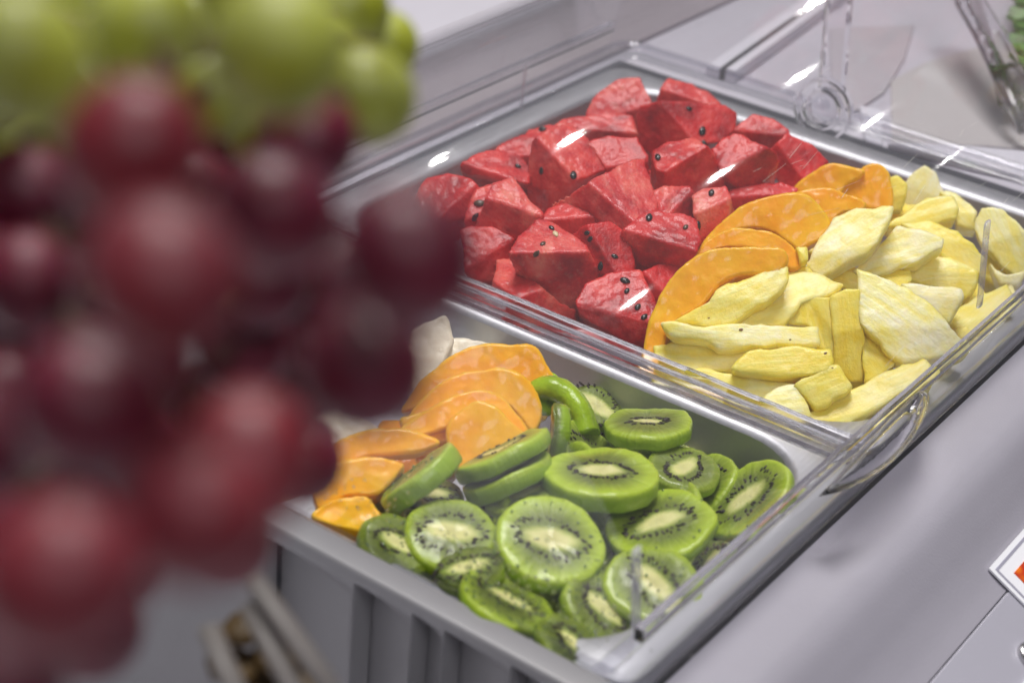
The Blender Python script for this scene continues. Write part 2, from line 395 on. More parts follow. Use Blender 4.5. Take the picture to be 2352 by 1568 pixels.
# ------------------------------------------------------------------ steel trays
def tray(label, x0, x1, y0, y1, r, depth, rim):
    root = empty('steel_tray', ((x0 + x1) / 2, (y0 + y1) / 2, -depth)); setp(root, label, 'tray', 'steel trays under the roll top lid')
    X0, X1, Y0, Y1 = rim
    L1 = [(X0, X1, Y0, Y1, .012, -.010), (X0, X1, Y0, Y1, .012, -.0012), (X0 + .0012, X1 - .0012, Y0 + .0012, Y1 - .0012, .011, -.0004), (x0 - .002, x1 + .002, y0 - .002, y1 + .002, r + .002, -.0004),
          (x0, x1, y0, y1, r, -.0012), (x0 + .0012, x1 - .0012, y0 + .0012, y1 - .0012, r - .001, -.003)]
    bm = bmesh.new(); loft(bm, [[(x, y, l[5]) for x, y in rrect(*l[:5])] for l in L1])
    o = mk('rim', bm, M_STEEL, root); o.matrix_parent_inverse = root.matrix_world.inverted()
    L2 = [(x0 + .0012, x1 - .0012, y0 + .0012, y1 - .0012, r - .001, -.003), (x0 + .004, x1 - .004, y0 + .004, y1 - .004, r - .003, -.022), (x0 + .0045, x1 - .0045, y0 + .0045, y1 - .0045, r - .003, -.024), (x0 + .007, x1 - .007, y0 + .007, y1 - .007, r - .006, -depth + .012),
          (x0 + .012, x1 - .012, y0 + .012, y1 - .012, r - .010, -depth + .003), (x0 + .02, x1 - .02, y0 + .02, y1 - .02, r - .013, -depth), (x0 + .05, x1 - .05, y0 + .05, y1 - .05, .004, -depth)]
    bm = bmesh.new(); rs = loft(bm, [[(x, y, l[5]) for x, y in rrect(*l[:5])] for l in L2]); bm.faces.new(rs[-1])
    o = mk('basin', bm, M_STEEL, root); o.matrix_parent_inverse = root.matrix_world.inverted()
tray('steel tray heaped with watermelon cubes, orange melon and pineapple', -.290, -.001, .012, .284, .036, .065, (-.306, .0135, .0015, .300))
tray('steel tray of sliced kiwi and orange melon nearest the camera', -.290, -.004, -.184, -.0125, .034, .065, (-.306, .0135, -.1890, -.0005))
# near-black strip coloured as the thin shadow line beside the counter edge
bm = bmesh.new(); add_box(bm, (.0140, -.192, -.03), (.0174, .334, -.0060)); o = mk('gap_shade_strip', bm, M_DARKGAP, smooth=False); setp(o, 'thin dark strip coloured as the gap shadow between the tray frame and the grey counter edge', 'seal')

# ------------------------------------------------------------------ clear roll-top lid
lid = empty('dome_cover', (-.155, .07, 0)); setp(lid, 'clear plastic roll top dome lid covering both fruit trays', 'cover')
def child(o, p=lid): o.parent = p; o.matrix_parent_inverse = p.matrix_world.inverted(); return o
CX, Z0, RW, RH = -.155, .012, .167, .110
def dome(t, off=0.0, y=0):
    return ((CX + (RW + off) * math.cos(t)), Z0 + (RH + off) * math.sin(t))
def shell(name, t0, t1, off, th, y0, y1, mat, nt_=64, z_fix=None):
    bm = bmesh.new(); rings = []
    ys = [y0 + (y1 - y0) * j / 12 for j in range(13)]
    for y in ys:
        out = []
        for i in range(nt_ + 1):
            t = t0 + (t1 - t0) * i / nt_; x, z = dome(t, off); out.append((x, y, z))
        for i in range(nt_, -1, -1):
            t = t0 + (t1 - t0) * i / nt_; x, z = dome(t, off - th); out.append((x, y, z))
        rings.append([bm.verts.new(p) for p in out])
    m = len(rings[0])
    for A, B in zip(rings, rings[1:]):
        for j in range(m): bm.faces.new((A[j], A[(j + 1) % m], B[(j + 1) % m], B[j]))
    bm.faces.new(rings[0][::-1]); bm.faces.new(rings[-1]); bmesh.ops.recalc_face_normals(bm, faces=bm.faces)
    o = mk(name, bm, mat); m_ = o.modifiers.new('es', 'EDGE_SPLIT'); m_.split_angle = math.radians(40); return child(o)
YN, YF = -.1890, .322
shell('dome_shell', math.radians(4.5), math.radians(178), 0, .0022, YN + .004, YF - .004, M_LID)
# thick lower edges of the moving shell
for t, dz in ((4.5, 0), (178, 0)):
    x, z = dome(math.radians(t), 0)
    bm = bmesh.new(); s = 1 if t < 90 else -1
    sweep(bm, [V((x, YN + .004 + (YF - YN - .008) * i / 24, z + .0004 * noise.noise(V((i * .9, t, 0))))) for i in range(25)], [(-.0017, -.003), (.0019, -.003), (.0019, .0012), (.0008, .0022), (-.0017, .0022)])
    bmesh.ops.recalc_face_normals(bm, faces=bm.faces); child(mk('shell_edge', bm, M_EDGE, smooth=False))
# fine scuffs and scratches rubbed into the dome
bm = bmesh.new(); rs_ = random.Random(21)
for k in range(42):
    cx0 = rs_.choice([(.62, .10), (.9, .02), (.35, .16), (.5, .2), (1.1, .1), (.25, .05)]); t = cx0[0] + rs_.gauss(0, .12); y0 = cx0[1] + rs_.gauss(0, .03); ln = rs_.uniform(.004, .022); dt = rs_.uniform(-.25, .25) * ln / .12
    pts_ = []
    for i in range(4):
        x, z = dome(max(.1, t + dt * i / 3), .00008); pts_.append(V((x, y0 + ln * i / 3, z)))
    w_ = rs_.uniform(.00003, .00008)
    sweep(bm, pts_, [(-w_, 0), (w_, 0), (0, w_ * .6)])
o = child(mk('scratches', bm, plain('scratch_white', (.75, .74, .66), .3))); o['kind'] = 'stuff'
# flat end walls
def endwall(y, th, tag):
    bm = bmesh.new(); n = 40
    pts = [dome(math.radians(3 + 174 * i / n), -.0035) for i in range(n + 1)]
    pts = [(pts[0][0], .006)] + pts + [(pts[-1][0], .006)]
    a = [bm.verts.new((x, y, z)) for x, z in pts]; b_ = [bm.verts.new((x, y + th, z)) for x, z in pts]
    bm.faces.new(a); bm.faces.new(b_[::-1])
    for i in range(len(a)): bm.faces.new((a[i], b_[i], b_[(i + 1) % len(a)], a[(i + 1) % len(a)]))
    bmesh.ops.recalc_face_normals(bm, faces=bm.faces); return child(mk('end_wall', bm, M_LID, smooth=False))
endwall(YF - .012, .0022, 0); endwall(YN + .0055, .0022, 1)
# pivot disc and strap on the far end wall
PX, PZ, PY = -.171, .009, YF - .0145
pv = child(empty('pivot_hub', (PX, PY, PZ)))
pv.matrix_parent_inverse = lid.matrix_world.inverted()
rotx = Matrix.Rotation(math.radians(90), 4, 'X')
def ring_obj(name, R, r, h, parent, base):
    bm = bmesh.new(); n = 40; sec = []
    loops = [[(rr * math.cos(2 * math.pi * i / n), rr * math.sin(2 * math.pi * i / n), z) for i in range(n)] for rr, z in ((r, 0), (r, h * .7), (r + (R - r) * .3, h), (R - (R - r) * .3, h), (R, h * .7), (R, 0))]
    loft(bm, loops); bmesh.ops.recalc_face_normals(bm, faces=bm.faces)
    o = mk(name, bm, M_EDGE, mw=Matrix.Translation(base) @ rotx); o.parent = lid; o.matrix_parent_inverse = lid.matrix_world.inverted(); return o
bpy.data.objects.remove(pv)
ring_obj('pivot_ring', .0185, .0160, .004, None, V((PX, PY, PZ + .002)))
ring_obj('pivot_ring', .0125, .0100, .005, None, V((PX, PY, PZ + .002)))
disc('pivot_knob', [(.0085, 0), (.0085, .005), (.0070, .0075), (.0035, .0085), (.001, .0088)], M_EDGE, None, V((PX, PY, PZ + .002)), rotx).parent = lid
bpy.data.objects['pivot_knob'].matrix_parent_inverse = lid.matrix_world.inverted()
bm = bmesh.new(); sweep(bm, [V((PX + .003 - .0008 * i, PY - .0008, PZ + .014 + .0085 * i)) for i in range(13)], [(-.0078, -.0016), (-.0060, -.0022), (-.0052, -.0006), (.0052, -.0006), (.0060, -.0022), (.0078, -.0016), (.0078, .0012), (-.0078, .0012)], up=V((0, 1, 0)))
bmesh.ops.recalc_face_normals(bm, faces=bm.faces); child(mk('pivot_strap', bm, M_EDGE, smooth=False))
# moulded upright ribs on the dome
def rib(px0, px1, xw, w, tag=0):
    r0, r1 = ray(px0), ray(px1)
    a = CAM + r0 * ((xw - CAM.x) / r0.x); b_ = CAM + r1 * ((xw - CAM.x) / r1.x)
    bm = bmesh.new(); sweep(bm, [a + (b_ - a) * (i / 8) for i in range(9)], [(w * math.cos(q), .45 * w * math.sin(q)) for q in [2 * math.pi * k / 10 for k in range(10)]], up=V((1, 0, 0)))
    bmesh.ops.recalc_face_normals(bm, faces=bm.faces); return child(mk('stop_rib', bm, M_RIB))
rib((2268, 512), (2250, 700), .0035, .0026)
rib((1462, 1262), (1460, 1445), .0055, .0026)
rib((1208, 150), (1192, 292), -.312, .0018)
# base frame: moulded ring round both trays
sec = [(-.0005, -.0035), (-.0005, .0022), (-.002, .0036), (-.0042, .0030), (-.0054, .0016), (-.0068, .0060), (-.0088, .0066), (-.0104, .0058), (-.0112, .0024), (-.015, .0012), (-.0175, .0020), (-.0195, .0010), (-.0205, -.0002), (-.0205, -.0002)]
X0, X1, Y0, Y1 = -.3235, .0168, -.1925, .3335
def wob(x, y): return .0005 * noise.noise(V((x * 60, y * 60, 0)))
bm = bmesh.new(); loops = []
for d, z in sec[:-1]:
    loops.append([(x, y, z + .0008 + wob(x, y)) for x, y in rrect(X0 - d - .0005, X1 + d + .0005, Y0 - d - .0005, Y1 + d + .0005, max(.004, .018 + d), 10)] )
pts = []
for l in loops:
    # densify straight runs so the wobble shows
    q = []
    for i, p in enumerate(l):
        nx = l[(i + 1) % len(l)]; k = 24 if (V(nx) - V(p)).length > .05 else 1
        for j in range(k):
            r_ = V(p).lerp(V(nx), j / k); q.append((r_.x, r_.y, p[2] - wob(p[0], p[1]) + wob(r_.x, r_.y)))
    pts.append([(x, y if y > -.1 else -.1925 + (y + .1925) * .15, z) for x, y, z in q])
loft(bm, pts + [pts[0]]); bmesh.ops.remove_doubles(bm, verts=bm.verts, dist=1e-6); bmesh.ops.recalc_face_normals(bm, faces=bm.faces)
o = child(mk('base_frame', bm, mat_clear('clear_frame_sheet', (.95, .95, .965), .06, .03, .07))); m_ = o.modifiers.new('es', 'EDGE_SPLIT'); m_.split_angle = math.radians(55)
# cross bar between the two trays with two raised ridges
bm = bmesh.new()
sweep(bm, [V((-.305 + .3135 * i / 48, -.0005 + .0006 * noise.noise(V((i * .35, 2, 0))), .0014)) for i in range(49)],
      [(-.0095, -.0008), (-.0085, .0008), (-.0062, .0018), (-.0050, .0042), (-.0034, .0044), (-.0022, .0016), (.0020, .0014), (.0034, .0040), (.0050, .0038), (.0064, .0014), (.0092, .0008), (.0098, -.0008)])
bmesh.ops.recalc_face_normals(bm, faces=bm.faces); o = child(mk('cross_bar', bm, M_FRAME)); m_ = o.modifiers.new('es', 'EDGE_SPLIT'); m_.split_angle = math.radians(45)
# lens shaped lift handle on the lower edge of the dome
HZ = .0215
outl = [(1880, 1140), (1990, 1018), (2060, 945), (2104, 902), (2122, 899), (2134, 912), (2130, 940), (2110, 985), (2080, 1028), (2045, 1063), (2005, 1092), (1968, 1112), (1925, 1130)]
def ring_pts(z, k):
    c = V((sum(p[0] for p in outl) / len(outl), sum(p[1] for p in outl) / len(outl)))
    return [at((c.x + (p[0] - c.x) * k, c.y + (p[1] - c.y) * k), z) for p in outl]
sm = lambda l: [V(p) for p in smoothcurve([tuple(q) for q in l + l[:1]], 4)][:-1]
bm = bmesh.new(); rs = loft(bm, [[tuple(p) for p in sm(ring_pts(z, k))] for z, k in ((HZ - .0030, .90), (HZ - .0035, .97), (HZ - .0020, 1.0), (HZ + .0018, 1.0), (HZ + .0030, .97), (HZ + .0026, .92), (HZ + .0006, .86), (HZ + .0004, .5))])
bm.faces.new(rs[-1]); bm.faces.new(rs[0][::-1]); bmesh.ops.recalc_face_normals(bm, faces=bm.faces)
child(mk('lift_handle', bm, M_HAND))
# condensation beads inside the near end wall and on the dome above the kiwi
bm = bmesh.new(); rnd = random.Random(3)
for k in range(420):
    x = rnd.uniform(-.14, .0); 
    if rnd.random() < .5: x = rnd.gauss(-.045, .022)
    z = .008 + abs(rnd.gauss(0, .009)); r = rnd.uniform(.00025, .0007)
    M4 = Matrix.Translation((x, YN + .0080, z)) @ Matrix.Diagonal((r, r * .6, r, 1))
    bmesh.ops.create_icosphere(bm, subdivisions=1, radius=1, matrix=M4)
o = child(mk('condensation_beads', bm, M_EDGE)); o['kind'] = 'stuff'

# ------------------------------------------------------------------ fruit builders
def pile1(x, y):
    u = min(1, max(0, (x + .29) / .285)); v = min(1, max(0, (y - .012) / .272))
    return -.002 + .030 * (math.sin(math.pi * u) ** .6 if 0 < u < 1 else 0) * (math.sin(math.pi * v) ** .6 if 0 < v < 1 else 0)
def pile2(x, y):
    u = min(1, max(0, (x + .29) / .285)); v = min(1, max(0, (y + .184) / .172))
    return -.013 + .015 * (math.sin(math.pi * u) ** .6 if 0 < u < 1 else 0) * (math.sin(math.pi * v) ** .6 if 0 < v < 1 else 0)
TEX = {}
def tex(s, depth=2):
    if (s, depth) not in TEX:
        t = bpy.data.textures.new('clouds', 'CLOUDS'); t.noise_scale = s; t.noise_depth = depth; TEX[(s, depth)] = t
    return TEX[(s, depth)]
def frame(center_px, pile, dz, face, rnd, tilt):
    z = 0
    for _ in range(6):
        c = at(center_px, z); z = pile(c.x, c.y) + dz
    c = at(center_px, z); tocam = (CAM - c).normalized()
    n = (V((0, 0, 1)) * (1 - face) + tocam * face).normalized()
    if tilt is not None: n = (n + RXv(tilt)).normalized()
    n = (n + V((rnd.uniform(-1, 1), rnd.uniform(-1, 1), rnd.uniform(-1, 1))) * .05).normalized()
    return c, n
def tocam_dir(c): return (CAM - c).normalized()
def RXv(t):  # tilt given in picture terms: (towards right, towards up)
    right = V((RX[0], RY[0], RZ[0])); upv = V((RX[1], RY[1], RZ[1])); return right * t[0] + upv * t[1]
def basis(c, n, xdir):
    x = (xdir - n * xdir.dot(n)).normalized(); y = n.cross(x)
    return Matrix(((x.x, y.x, n.x, c.x), (x.y, y.y, n.y, c.y), (x.z, y.z, n.z, c.z), (0, 0, 0, 1)))
def slab(name, poly, pile, mat, th, face=.6, dz=0, tilt=None, bev=.0015, vox=.001, disp=((.012, .0012),), xpx=None, seed=0, taper=.93, col=(1, 1, 1), wob_=.0, skew=(0, 0), bend=0, ridge=None):
    rnd = random.Random(seed)
    cp = (sum(p[0] for p in poly) / len(poly), sum(p[1] for p in poly) / len(poly))
    c, n = frame(cp, pile, dz, face, rnd, tilt)
    ps = [at_plane(p, c, n) for p in poly]
    xd = (at_plane(xpx[1], c, n) - at_plane(xpx[0], c, n)) if xpx else (ps[len(ps) // 2] - ps[0])
    mw = basis(c, n, xd); inv = mw.inverted()
    loc = [inv @ p for p in ps]
    mr = sum(p.length for p in loc) / len(loc); loc = [p * (1 + .0013 / mr) for p in loc]
    if wob_:  # cut outline a little uneven
        q = []
        for i, p in enumerate(loc):
            nx = loc[(i + 1) % len(loc)]; k = max(1, int((nx - p).length / .004))
            for j in range(k):
                r = p.lerp(nx, j / k); r = r + V((rnd.uniform(-1, 1), rnd.uniform(-1, 1), 0)) * wob_ * (0.4 if j == 0 else 1); q.append(r)
        loc = q
    bm = bmesh.new()
    a = [bm.verts.new(V((p.x, p.y, -bend * p.y * p.y * 20))) for p in loc]; b = [bm.verts.new(V((p.x * taper + skew[0] * th, p.y * taper + skew[1] * th, -th - bend * p.y * p.y * 20))) for p in loc]
    bm.faces.new(a); bm.faces.new(b[::-1])
    for i in range(len(a)): bm.faces.new((a[i], b[i], b[(i + 1) % len(a)], a[(i + 1) % len(a)]))
    if ridge:   # the knife left two or three flat cuts meeting in an edge
        bm.faces.ensure_lookup_table(); top = bm.faces[0]
        right = (inv.to_3x3() @ V((RX[0], RY[0], RZ[0]))); right.z = 0; right.normalize(); up_ = V((-right.y, right.x, 0))
        if (inv.to_3x3() @ V((RX[1], RY[1], RZ[1]))).dot(up_) < 0: up_ = -up_
        ang = (-.35, .25, .9, -.1, -.8)[ridge[0]] + rnd.uniform(-.2, .2)
        nn = up_ * math.cos(ang) + right * math.sin(ang); h = ridge[1] * rnd.uniform(.7, 1.2)
        pc_ = nn * (-mr * rnd.uniform(-.1, .35))
        vdir = (inv.to_3x3() @ tocam_dir(c)).normalized(); vdir = vdir / max(.35, vdir.z)
        topv = set(a)
        r_ = bmesh.ops.bisect_plane(bm, geom=[top] + list(top.edges) + list(top.verts), plane_co=pc_, plane_no=nn)
        topv |= {g for g in r_['geom_cut'] if isinstance(g, bmesh.types.BMVert)}
        s1, s2 = ridge[2] * rnd.uniform(.2, .5), ridge[2] * rnd.uniform(.8, 1.3)
        for g in topv:
            d = (g.co - pc_).dot(nn); g.co += vdir * (h - (s1 * d if d > 0 else -s2 * d))
    bmesh.ops.recalc_face_normals(bm, faces=bm.faces)
    if (bm.faces[0].normal.z < 0): bmesh.ops.reverse_faces(bm, faces=bm.faces)
    bv = BVHTree.FromBMesh(bm)
    o = mk(name, bm, mat, mw=mw)
    if bev: bevel(o, bev, 2)
    m = o.modifiers.new('vox', 'REMESH'); m.mode = 'VOXEL'; m.voxel_size = vox; m.use_smooth_shade = True
    for s, st in disp:
        d = o.modifiers.new('rough', 'DISPLACE'); d.texture = tex(s); d.texture_coords = 'GLOBAL'; d.strength = st * 2; d.mid_level = .5
    o.color = (*col, 1)
    return o, bv, mw
def seed_on(piece, p, size, ang, mat, bvs, name='seed', sink=.45):
    o, bv, mw = piece; inv = mw.inverted()
    r0 = inv @ CAM; rd = (inv.to_3x3() @ ray(p)).normalized()
    h = bv.ray_cast(r0, rd)
    if h[0] is None: return
    pos, nn = h[0], h[1]
    if nn.dot(rd) > 0: nn = -nn
    right = inv.to_3x3() @ (V((RX[0], RY[0], RZ[0])) * math.cos(math.radians(ang)) + V((RX[1], RY[1], RZ[1])) * math.sin(math.radians(ang)))
    x = (right - nn * right.dot(nn)).normalized(); y = nn.cross(x)
    bm = bmesh.new(); bmesh.ops.create_uvsphere(bm, u_segments=12, v_segments=8, radius=1)
    for v in bm.verts:
        t = v.co.x; k = 1 - .35 * max(0, t) ** 1.5
        v.co = V((v.co.x * size, v.co.y * size * .64 * k, v.co.z * size * .36 * k))
    B = Matrix(((x.x, y.x, nn.x, pos.x), (x.y, y.y, nn.y, pos.y), (x.z, y.z, nn.z, pos.z), (0, 0, 0, 1))) @ Matrix.Translation((0, 0, size * (.36 - .5 * sink)))
    bmesh.ops.transform(bm, matrix=B, verts=bm.verts)
    q = mk(name, bm, mat); q.parent = o

# ------------------------------------------------------------------ watermelon
G1 = 'watermelon chunks heaped in the steel tray'
WM = [  # label, polygon, options, seeds [(px, length px, angle, brown?)]
 ('light red watermelon peak at the back corner of the tray', [(1350,262),(1368,226),(1398,200),(1418,186),(1466,183),(1476,205),(1490,226),(1502,258),(1472,292),(1438,282),(1395,290)], dict(face=.75, dz=.004), []),
 ('small watermelon wedge at the very back beside the bright rim', [(1512,238),(1519,207),(1540,182),(1572,189),(1620,209),(1652,236),(1602,252),(1555,248)], dict(face=.6, dz=.006), []),
 ('large watermelon chunk with big black seed, back row centre', [(1466,268),(1474,246),(1500,240),(1524,234),(1600,240),(1660,243),(1686,262),(1682,300),(1650,326),(1600,330),(1540,334),(1500,352),(1468,336)], dict(face=.7, dz=.004), [((1583,250),7,-10,0),((1613,302),12,70,0),((1618,330),8,-60,0)]),
 ('flat watermelon piece just below the back corner peak', [(1262,300),(1298,275),(1345,268),(1400,262),(1446,268),(1460,300),(1468,332),(1420,336),(1370,330),(1320,322),(1285,318)], dict(face=.6, dz=-.003), []),
 ('small watermelon piece against the far left rim with half hidden seed', [(1186,330),(1218,300),(1256,288),(1292,298),(1262,330),(1212,348)], dict(face=.6, dz=-.002), [((1246,297),9,0,0)]),
 ('slanting watermelon piece along the far left rim', [(1122,356),(1158,330),(1200,310),(1240,306),(1232,342),(1222,378),(1180,372),(1140,362)], dict(face=.6, dz=-.004), []),
 ('block shaped watermelon chunk with grey seed near the left rim', [(1062,378),(1100,354),(1142,346),(1190,360),(1211,384),(1209,418),(1168,412),(1112,402),(1080,400)], dict(face=.45, dz=.002, th=.03), [((1190,382),7,-30,0)]),
 ('big watermelon chunk in the middle with round black seed in a hollow', [(1218,372),(1226,325),(1262,297),(1310,290),(1346,318),(1378,352),(1388,386),(1335,405),(1268,432),(1216,426)], dict(face=.55, dz=.008, th=.03), [((1317,403),11,80,0),((1244,392),8,75,0)]),
 ('watermelon piece behind the lamp streak left of centre', [(1352,332),(1398,315),(1462,318),(1482,358),(1490,396),(1440,410),(1400,402),(1385,372)], dict(face=.6, dz=.004), []),
 ('bright watermelon cube with slim seed and glossy top right of centre', [(1504,348),(1540,326),(1598,318),(1626,338),(1650,376),(1668,404),(1612,412),(1545,402),(1512,388)], dict(face=.4, dz=.012, th=.034), [((1511,362),9,-80,0)]),
 ('facetted watermelon chunk under the second lamp streak', [(1640,345),(1664,322),(1692,310),(1726,326),(1776,347),(1786,368),(1756,402),(1742,424),(1710,430),(1682,410),(1655,382)], dict(face=.6, dz=.010), []),
 ('pointed watermelon piece leaning at the back rim right of centre', [(1664,330),(1702,285),(1730,266),(1772,276),(1808,300),(1808,330),(1775,350),(1722,328),(1692,316)], dict(face=.75, dz=.002), []),
 ('large flat watermelon piece touching the orange melon at the back', [(1768,352),(1808,310),(1862,335),(1898,373),(1880,398),(1848,422),(1826,438),(1790,412),(1772,380)], dict(face=.7, dz=.0), [((1740,305),5,0,1)]),
 ('low dark watermelon slab tucked beside the orange melon', [(1668,440),(1720,428),(1790,420),(1826,436),(1800,458),(1742,456),(1700,482),(1672,478)], dict(face=.5, dz=-.006), []),
 ('rounded watermelon chunk farthest left beside the grapes', [(962,442),(985,412),(1030,402),(1076,411),(1100,434),(1088,470),(1078,502),(1030,506),(975,500)], dict(face=.6, dz=.0), []),
 ('narrow watermelon piece with a brown seed and a black seed', [(1070,512),(1082,458),(1096,436),(1118,428),(1150,426),(1150,470),(1120,520),(1085,530)], dict(face=.6, dz=.002), [((1102,468),12,0,1),((1091,498),10,70,0)]),
 ('smooth pyramid shaped watermelon wedge at left with pale apex', [(1092,526),(1100,496),(1120,452),(1134,425),(1176,410),(1192,430),(1210,456),(1242,486),(1240,502),(1205,545),(1150,535)], dict(face=.6, dz=.008, th=.03), []),
 ('largest watermelon block at the centre with pale pointed left corner', [(1272,464),(1302,452),(1382,402),(1462,366),(1476,370),(1490,420),(1505,462),(1502,488),(1440,518),(1390,514),(1352,472)], dict(face=.5, dz=.012, th=.034), [((1485,378),9,-70,0),((1372,401),7,20,0)]),
 ('watermelon piece with shaded left face under the central block', [(1246,510),(1262,482),(1300,468),(1350,472),(1385,512),(1350,530),(1290,540)], dict(face=.5, dz=.0, th=.03), []),
 ('pale pink watermelon cube in the middle right', [(1504,440),(1530,429),(1582,431),(1594,452),(1600,492),(1562,500),(1516,486),(1507,465)], dict(face=.55, dz=.002), []),
 ('pink watermelon cube with dark seed next to the orange melon', [(1590,452),(1616,436),(1666,431),(1673,456),(1671,488),(1642,522),(1610,560),(1600,500)], dict(face=.55, dz=.004, th=.03), [((1634,443),9,80,0),((1601,520),11,80,0)]),
 ('saturated red watermelon cube with two edge seeds', [(1432,532),(1470,500),(1500,486),(1560,492),(1597,508),(1605,552),(1588,590),(1510,588),(1474,575),(1450,556)], dict(face=.5, dz=.008, th=.032), [((1491,500),10,80,0),((1575,522),7,60,1)]),
 ('bumpy watermelon chunk with three black seeds', [(1308,552),(1345,522),(1400,512),(1428,530),(1446,562),(1452,602),(1446,625),(1408,640),(1362,610),(1325,585)], dict(face=.6, dz=.004), [((1349,535),7,10,0),((1356,549),7,30,0),((1380,611),9,70,0),((1412,589),7,-20,0)]),
 ('watermelon chunk with two pale embedded seeds above the near rim', [(1176,582),(1198,542),(1238,506),(1275,516),(1310,540),(1342,565),(1370,615),(1362,636),(1320,655),(1262,648),(1205,610)], dict(face=.5, dz=.010, th=.032), [((1267,524),7,-60,0),((1276,538),8,-75,2),((1247,560),7,60,1),((1232,582),8,60,1)]),
 ('watermelon cube half behind the rightmost red grape', [(1060,530),(1085,520),(1130,524),(1176,548),(1174,600),(1142,642),(1100,642),(1070,620)], dict(face=.6, dz=.002), []),
 ('long watermelon wedge leaning on the near rim', [(1138,648),(1146,600),(1180,597),(1222,637),(1270,682),(1318,706),(1322,738),(1260,716),(1190,684)], dict(face=.4, dz=.002, th=.028), []),
 ('front watermelon wedge with many seeds and a lamp streak', [(1328,692),(1350,655),(1400,632),(1470,625),(1482,652),(1500,692),(1510,742),(1492,804),(1430,778),(1372,742),(1336,716)], dict(face=.7, dz=.006, th=.034), [((1436,645),10,-25,0),((1440,668),7,60,0),((1465,705),8,60,0),((1425,745),0,0,0),((1480,728),8,50,0)]),
 ('dark watermelon piece behind the front seeded wedge', [(1478,628),(1510,612),(1560,612),(1548,652),(1516,694),(1498,700)], dict(face=.6, dz=-.006), []),
 ('watermelon chunk in shadow between the left wedge and the near rim', [(1205,560),(1240,520),(1262,500),(1300,505),(1300,540),(1240,600)], dict(face=.5, dz=-.014), []),
]
tints = [(1, 1, 1), (1.05, 1.5, 1.35), (.92, .6, .7), (1.08, 2.4, 2.2), (1, 1.1, 1.0)]
for i, (lab, poly, opt, seeds) in enumerate(WM):
    opt = dict(dict(th=.026, face=.6, dz=0, bev=.0005, vox=.0009, ridge=(i % 5, .0060, .75), disp=((.010, .0005), (.003, .0004)), wob_=.0006), **opt)
    t = tints[3] if ('pale' in lab or 'pink' in lab or 'light' in lab) else (tints[2] if ('dark' in lab or 'saturated' in lab) else tints[i % 2])
    skew = (random.Random(i).uniform(-.25, .25), random.Random(i + 50).uniform(-.25, .25))
    pc = slab('watermelon_chunk', poly, pile1, M_MELON, seed=i, col=t, taper=.9, skew=skew, **opt)
    setp(pc[0], lab, 'watermelon', G1)
    for (p, ln, ang, br) in seeds:
        if ln: seed_on(pc, p, ln * .5 * .9 / F * 2.5, ang, (M_SEED, M_SEEDB, M_WHITESEED)[br], None, name='seed')
def filler(name, region, pile, mat, n, th, r, dz, label, cat, group, seed, cols, rz=.6, vox=.0015):
    rnd = random.Random(seed); k = 0; ptsd = []
    while k < n:
        p = (rnd.uniform(region[0], region[2]), rnd.uniform(region[1], region[3]))
        if not inpoly(p, region[4]): continue
        if any((p[0] - q[0]) ** 2 + (p[1] - q[1]) ** 2 < region[5] ** 2 for q in ptsd) and rnd.random() < .98: continue
        ptsd.append(p); m = rnd.randint(4, 6); a0 = rnd.uniform(0, 6)
        poly = [(p[0] + r * math.cos(a0 + 6.283 * j / m) * rnd.uniform(.8, 1.2), p[1] + r * rz * math.sin(a0 + 6.283 * j / m) * rnd.uniform(.8, 1.2)) for j in range(m)]
        pc = slab(name, poly, pile, mat, th, face=rnd.uniform(.2, .6), dz=dz, seed=seed + k, vox=vox, disp=((.010, .0012),), col=rnd.choice(cols), taper=.9)
        setp(pc[0], label, cat, group); k += 1
def inpoly(p, poly):
    c = False; n = len(poly)
    for i in range(n):
        a, b = poly[i], poly[(i + 1) % n]
        if (a[1] > p[1]) != (b[1] > p[1]) and p[0] < (b[0] - a[0]) * (p[1] - a[1]) / (b[1] - a[1]) + a[0]: c = not c
    return c
R1 = [(1010,480),(1180,370),(1420,250),(1640,290),(1860,400),(1560,600),(1470,760),(1130,640)]
filler('watermelon_chunk', (1000, 240, 1880, 770, R1, 75), pile1, M_MELON, 26, .026, 52, -.019, 'red watermelon chunk mostly buried under the top layer', 'watermelon', G1, 100, [(1, 1, 1), (.95, .85, .9)])

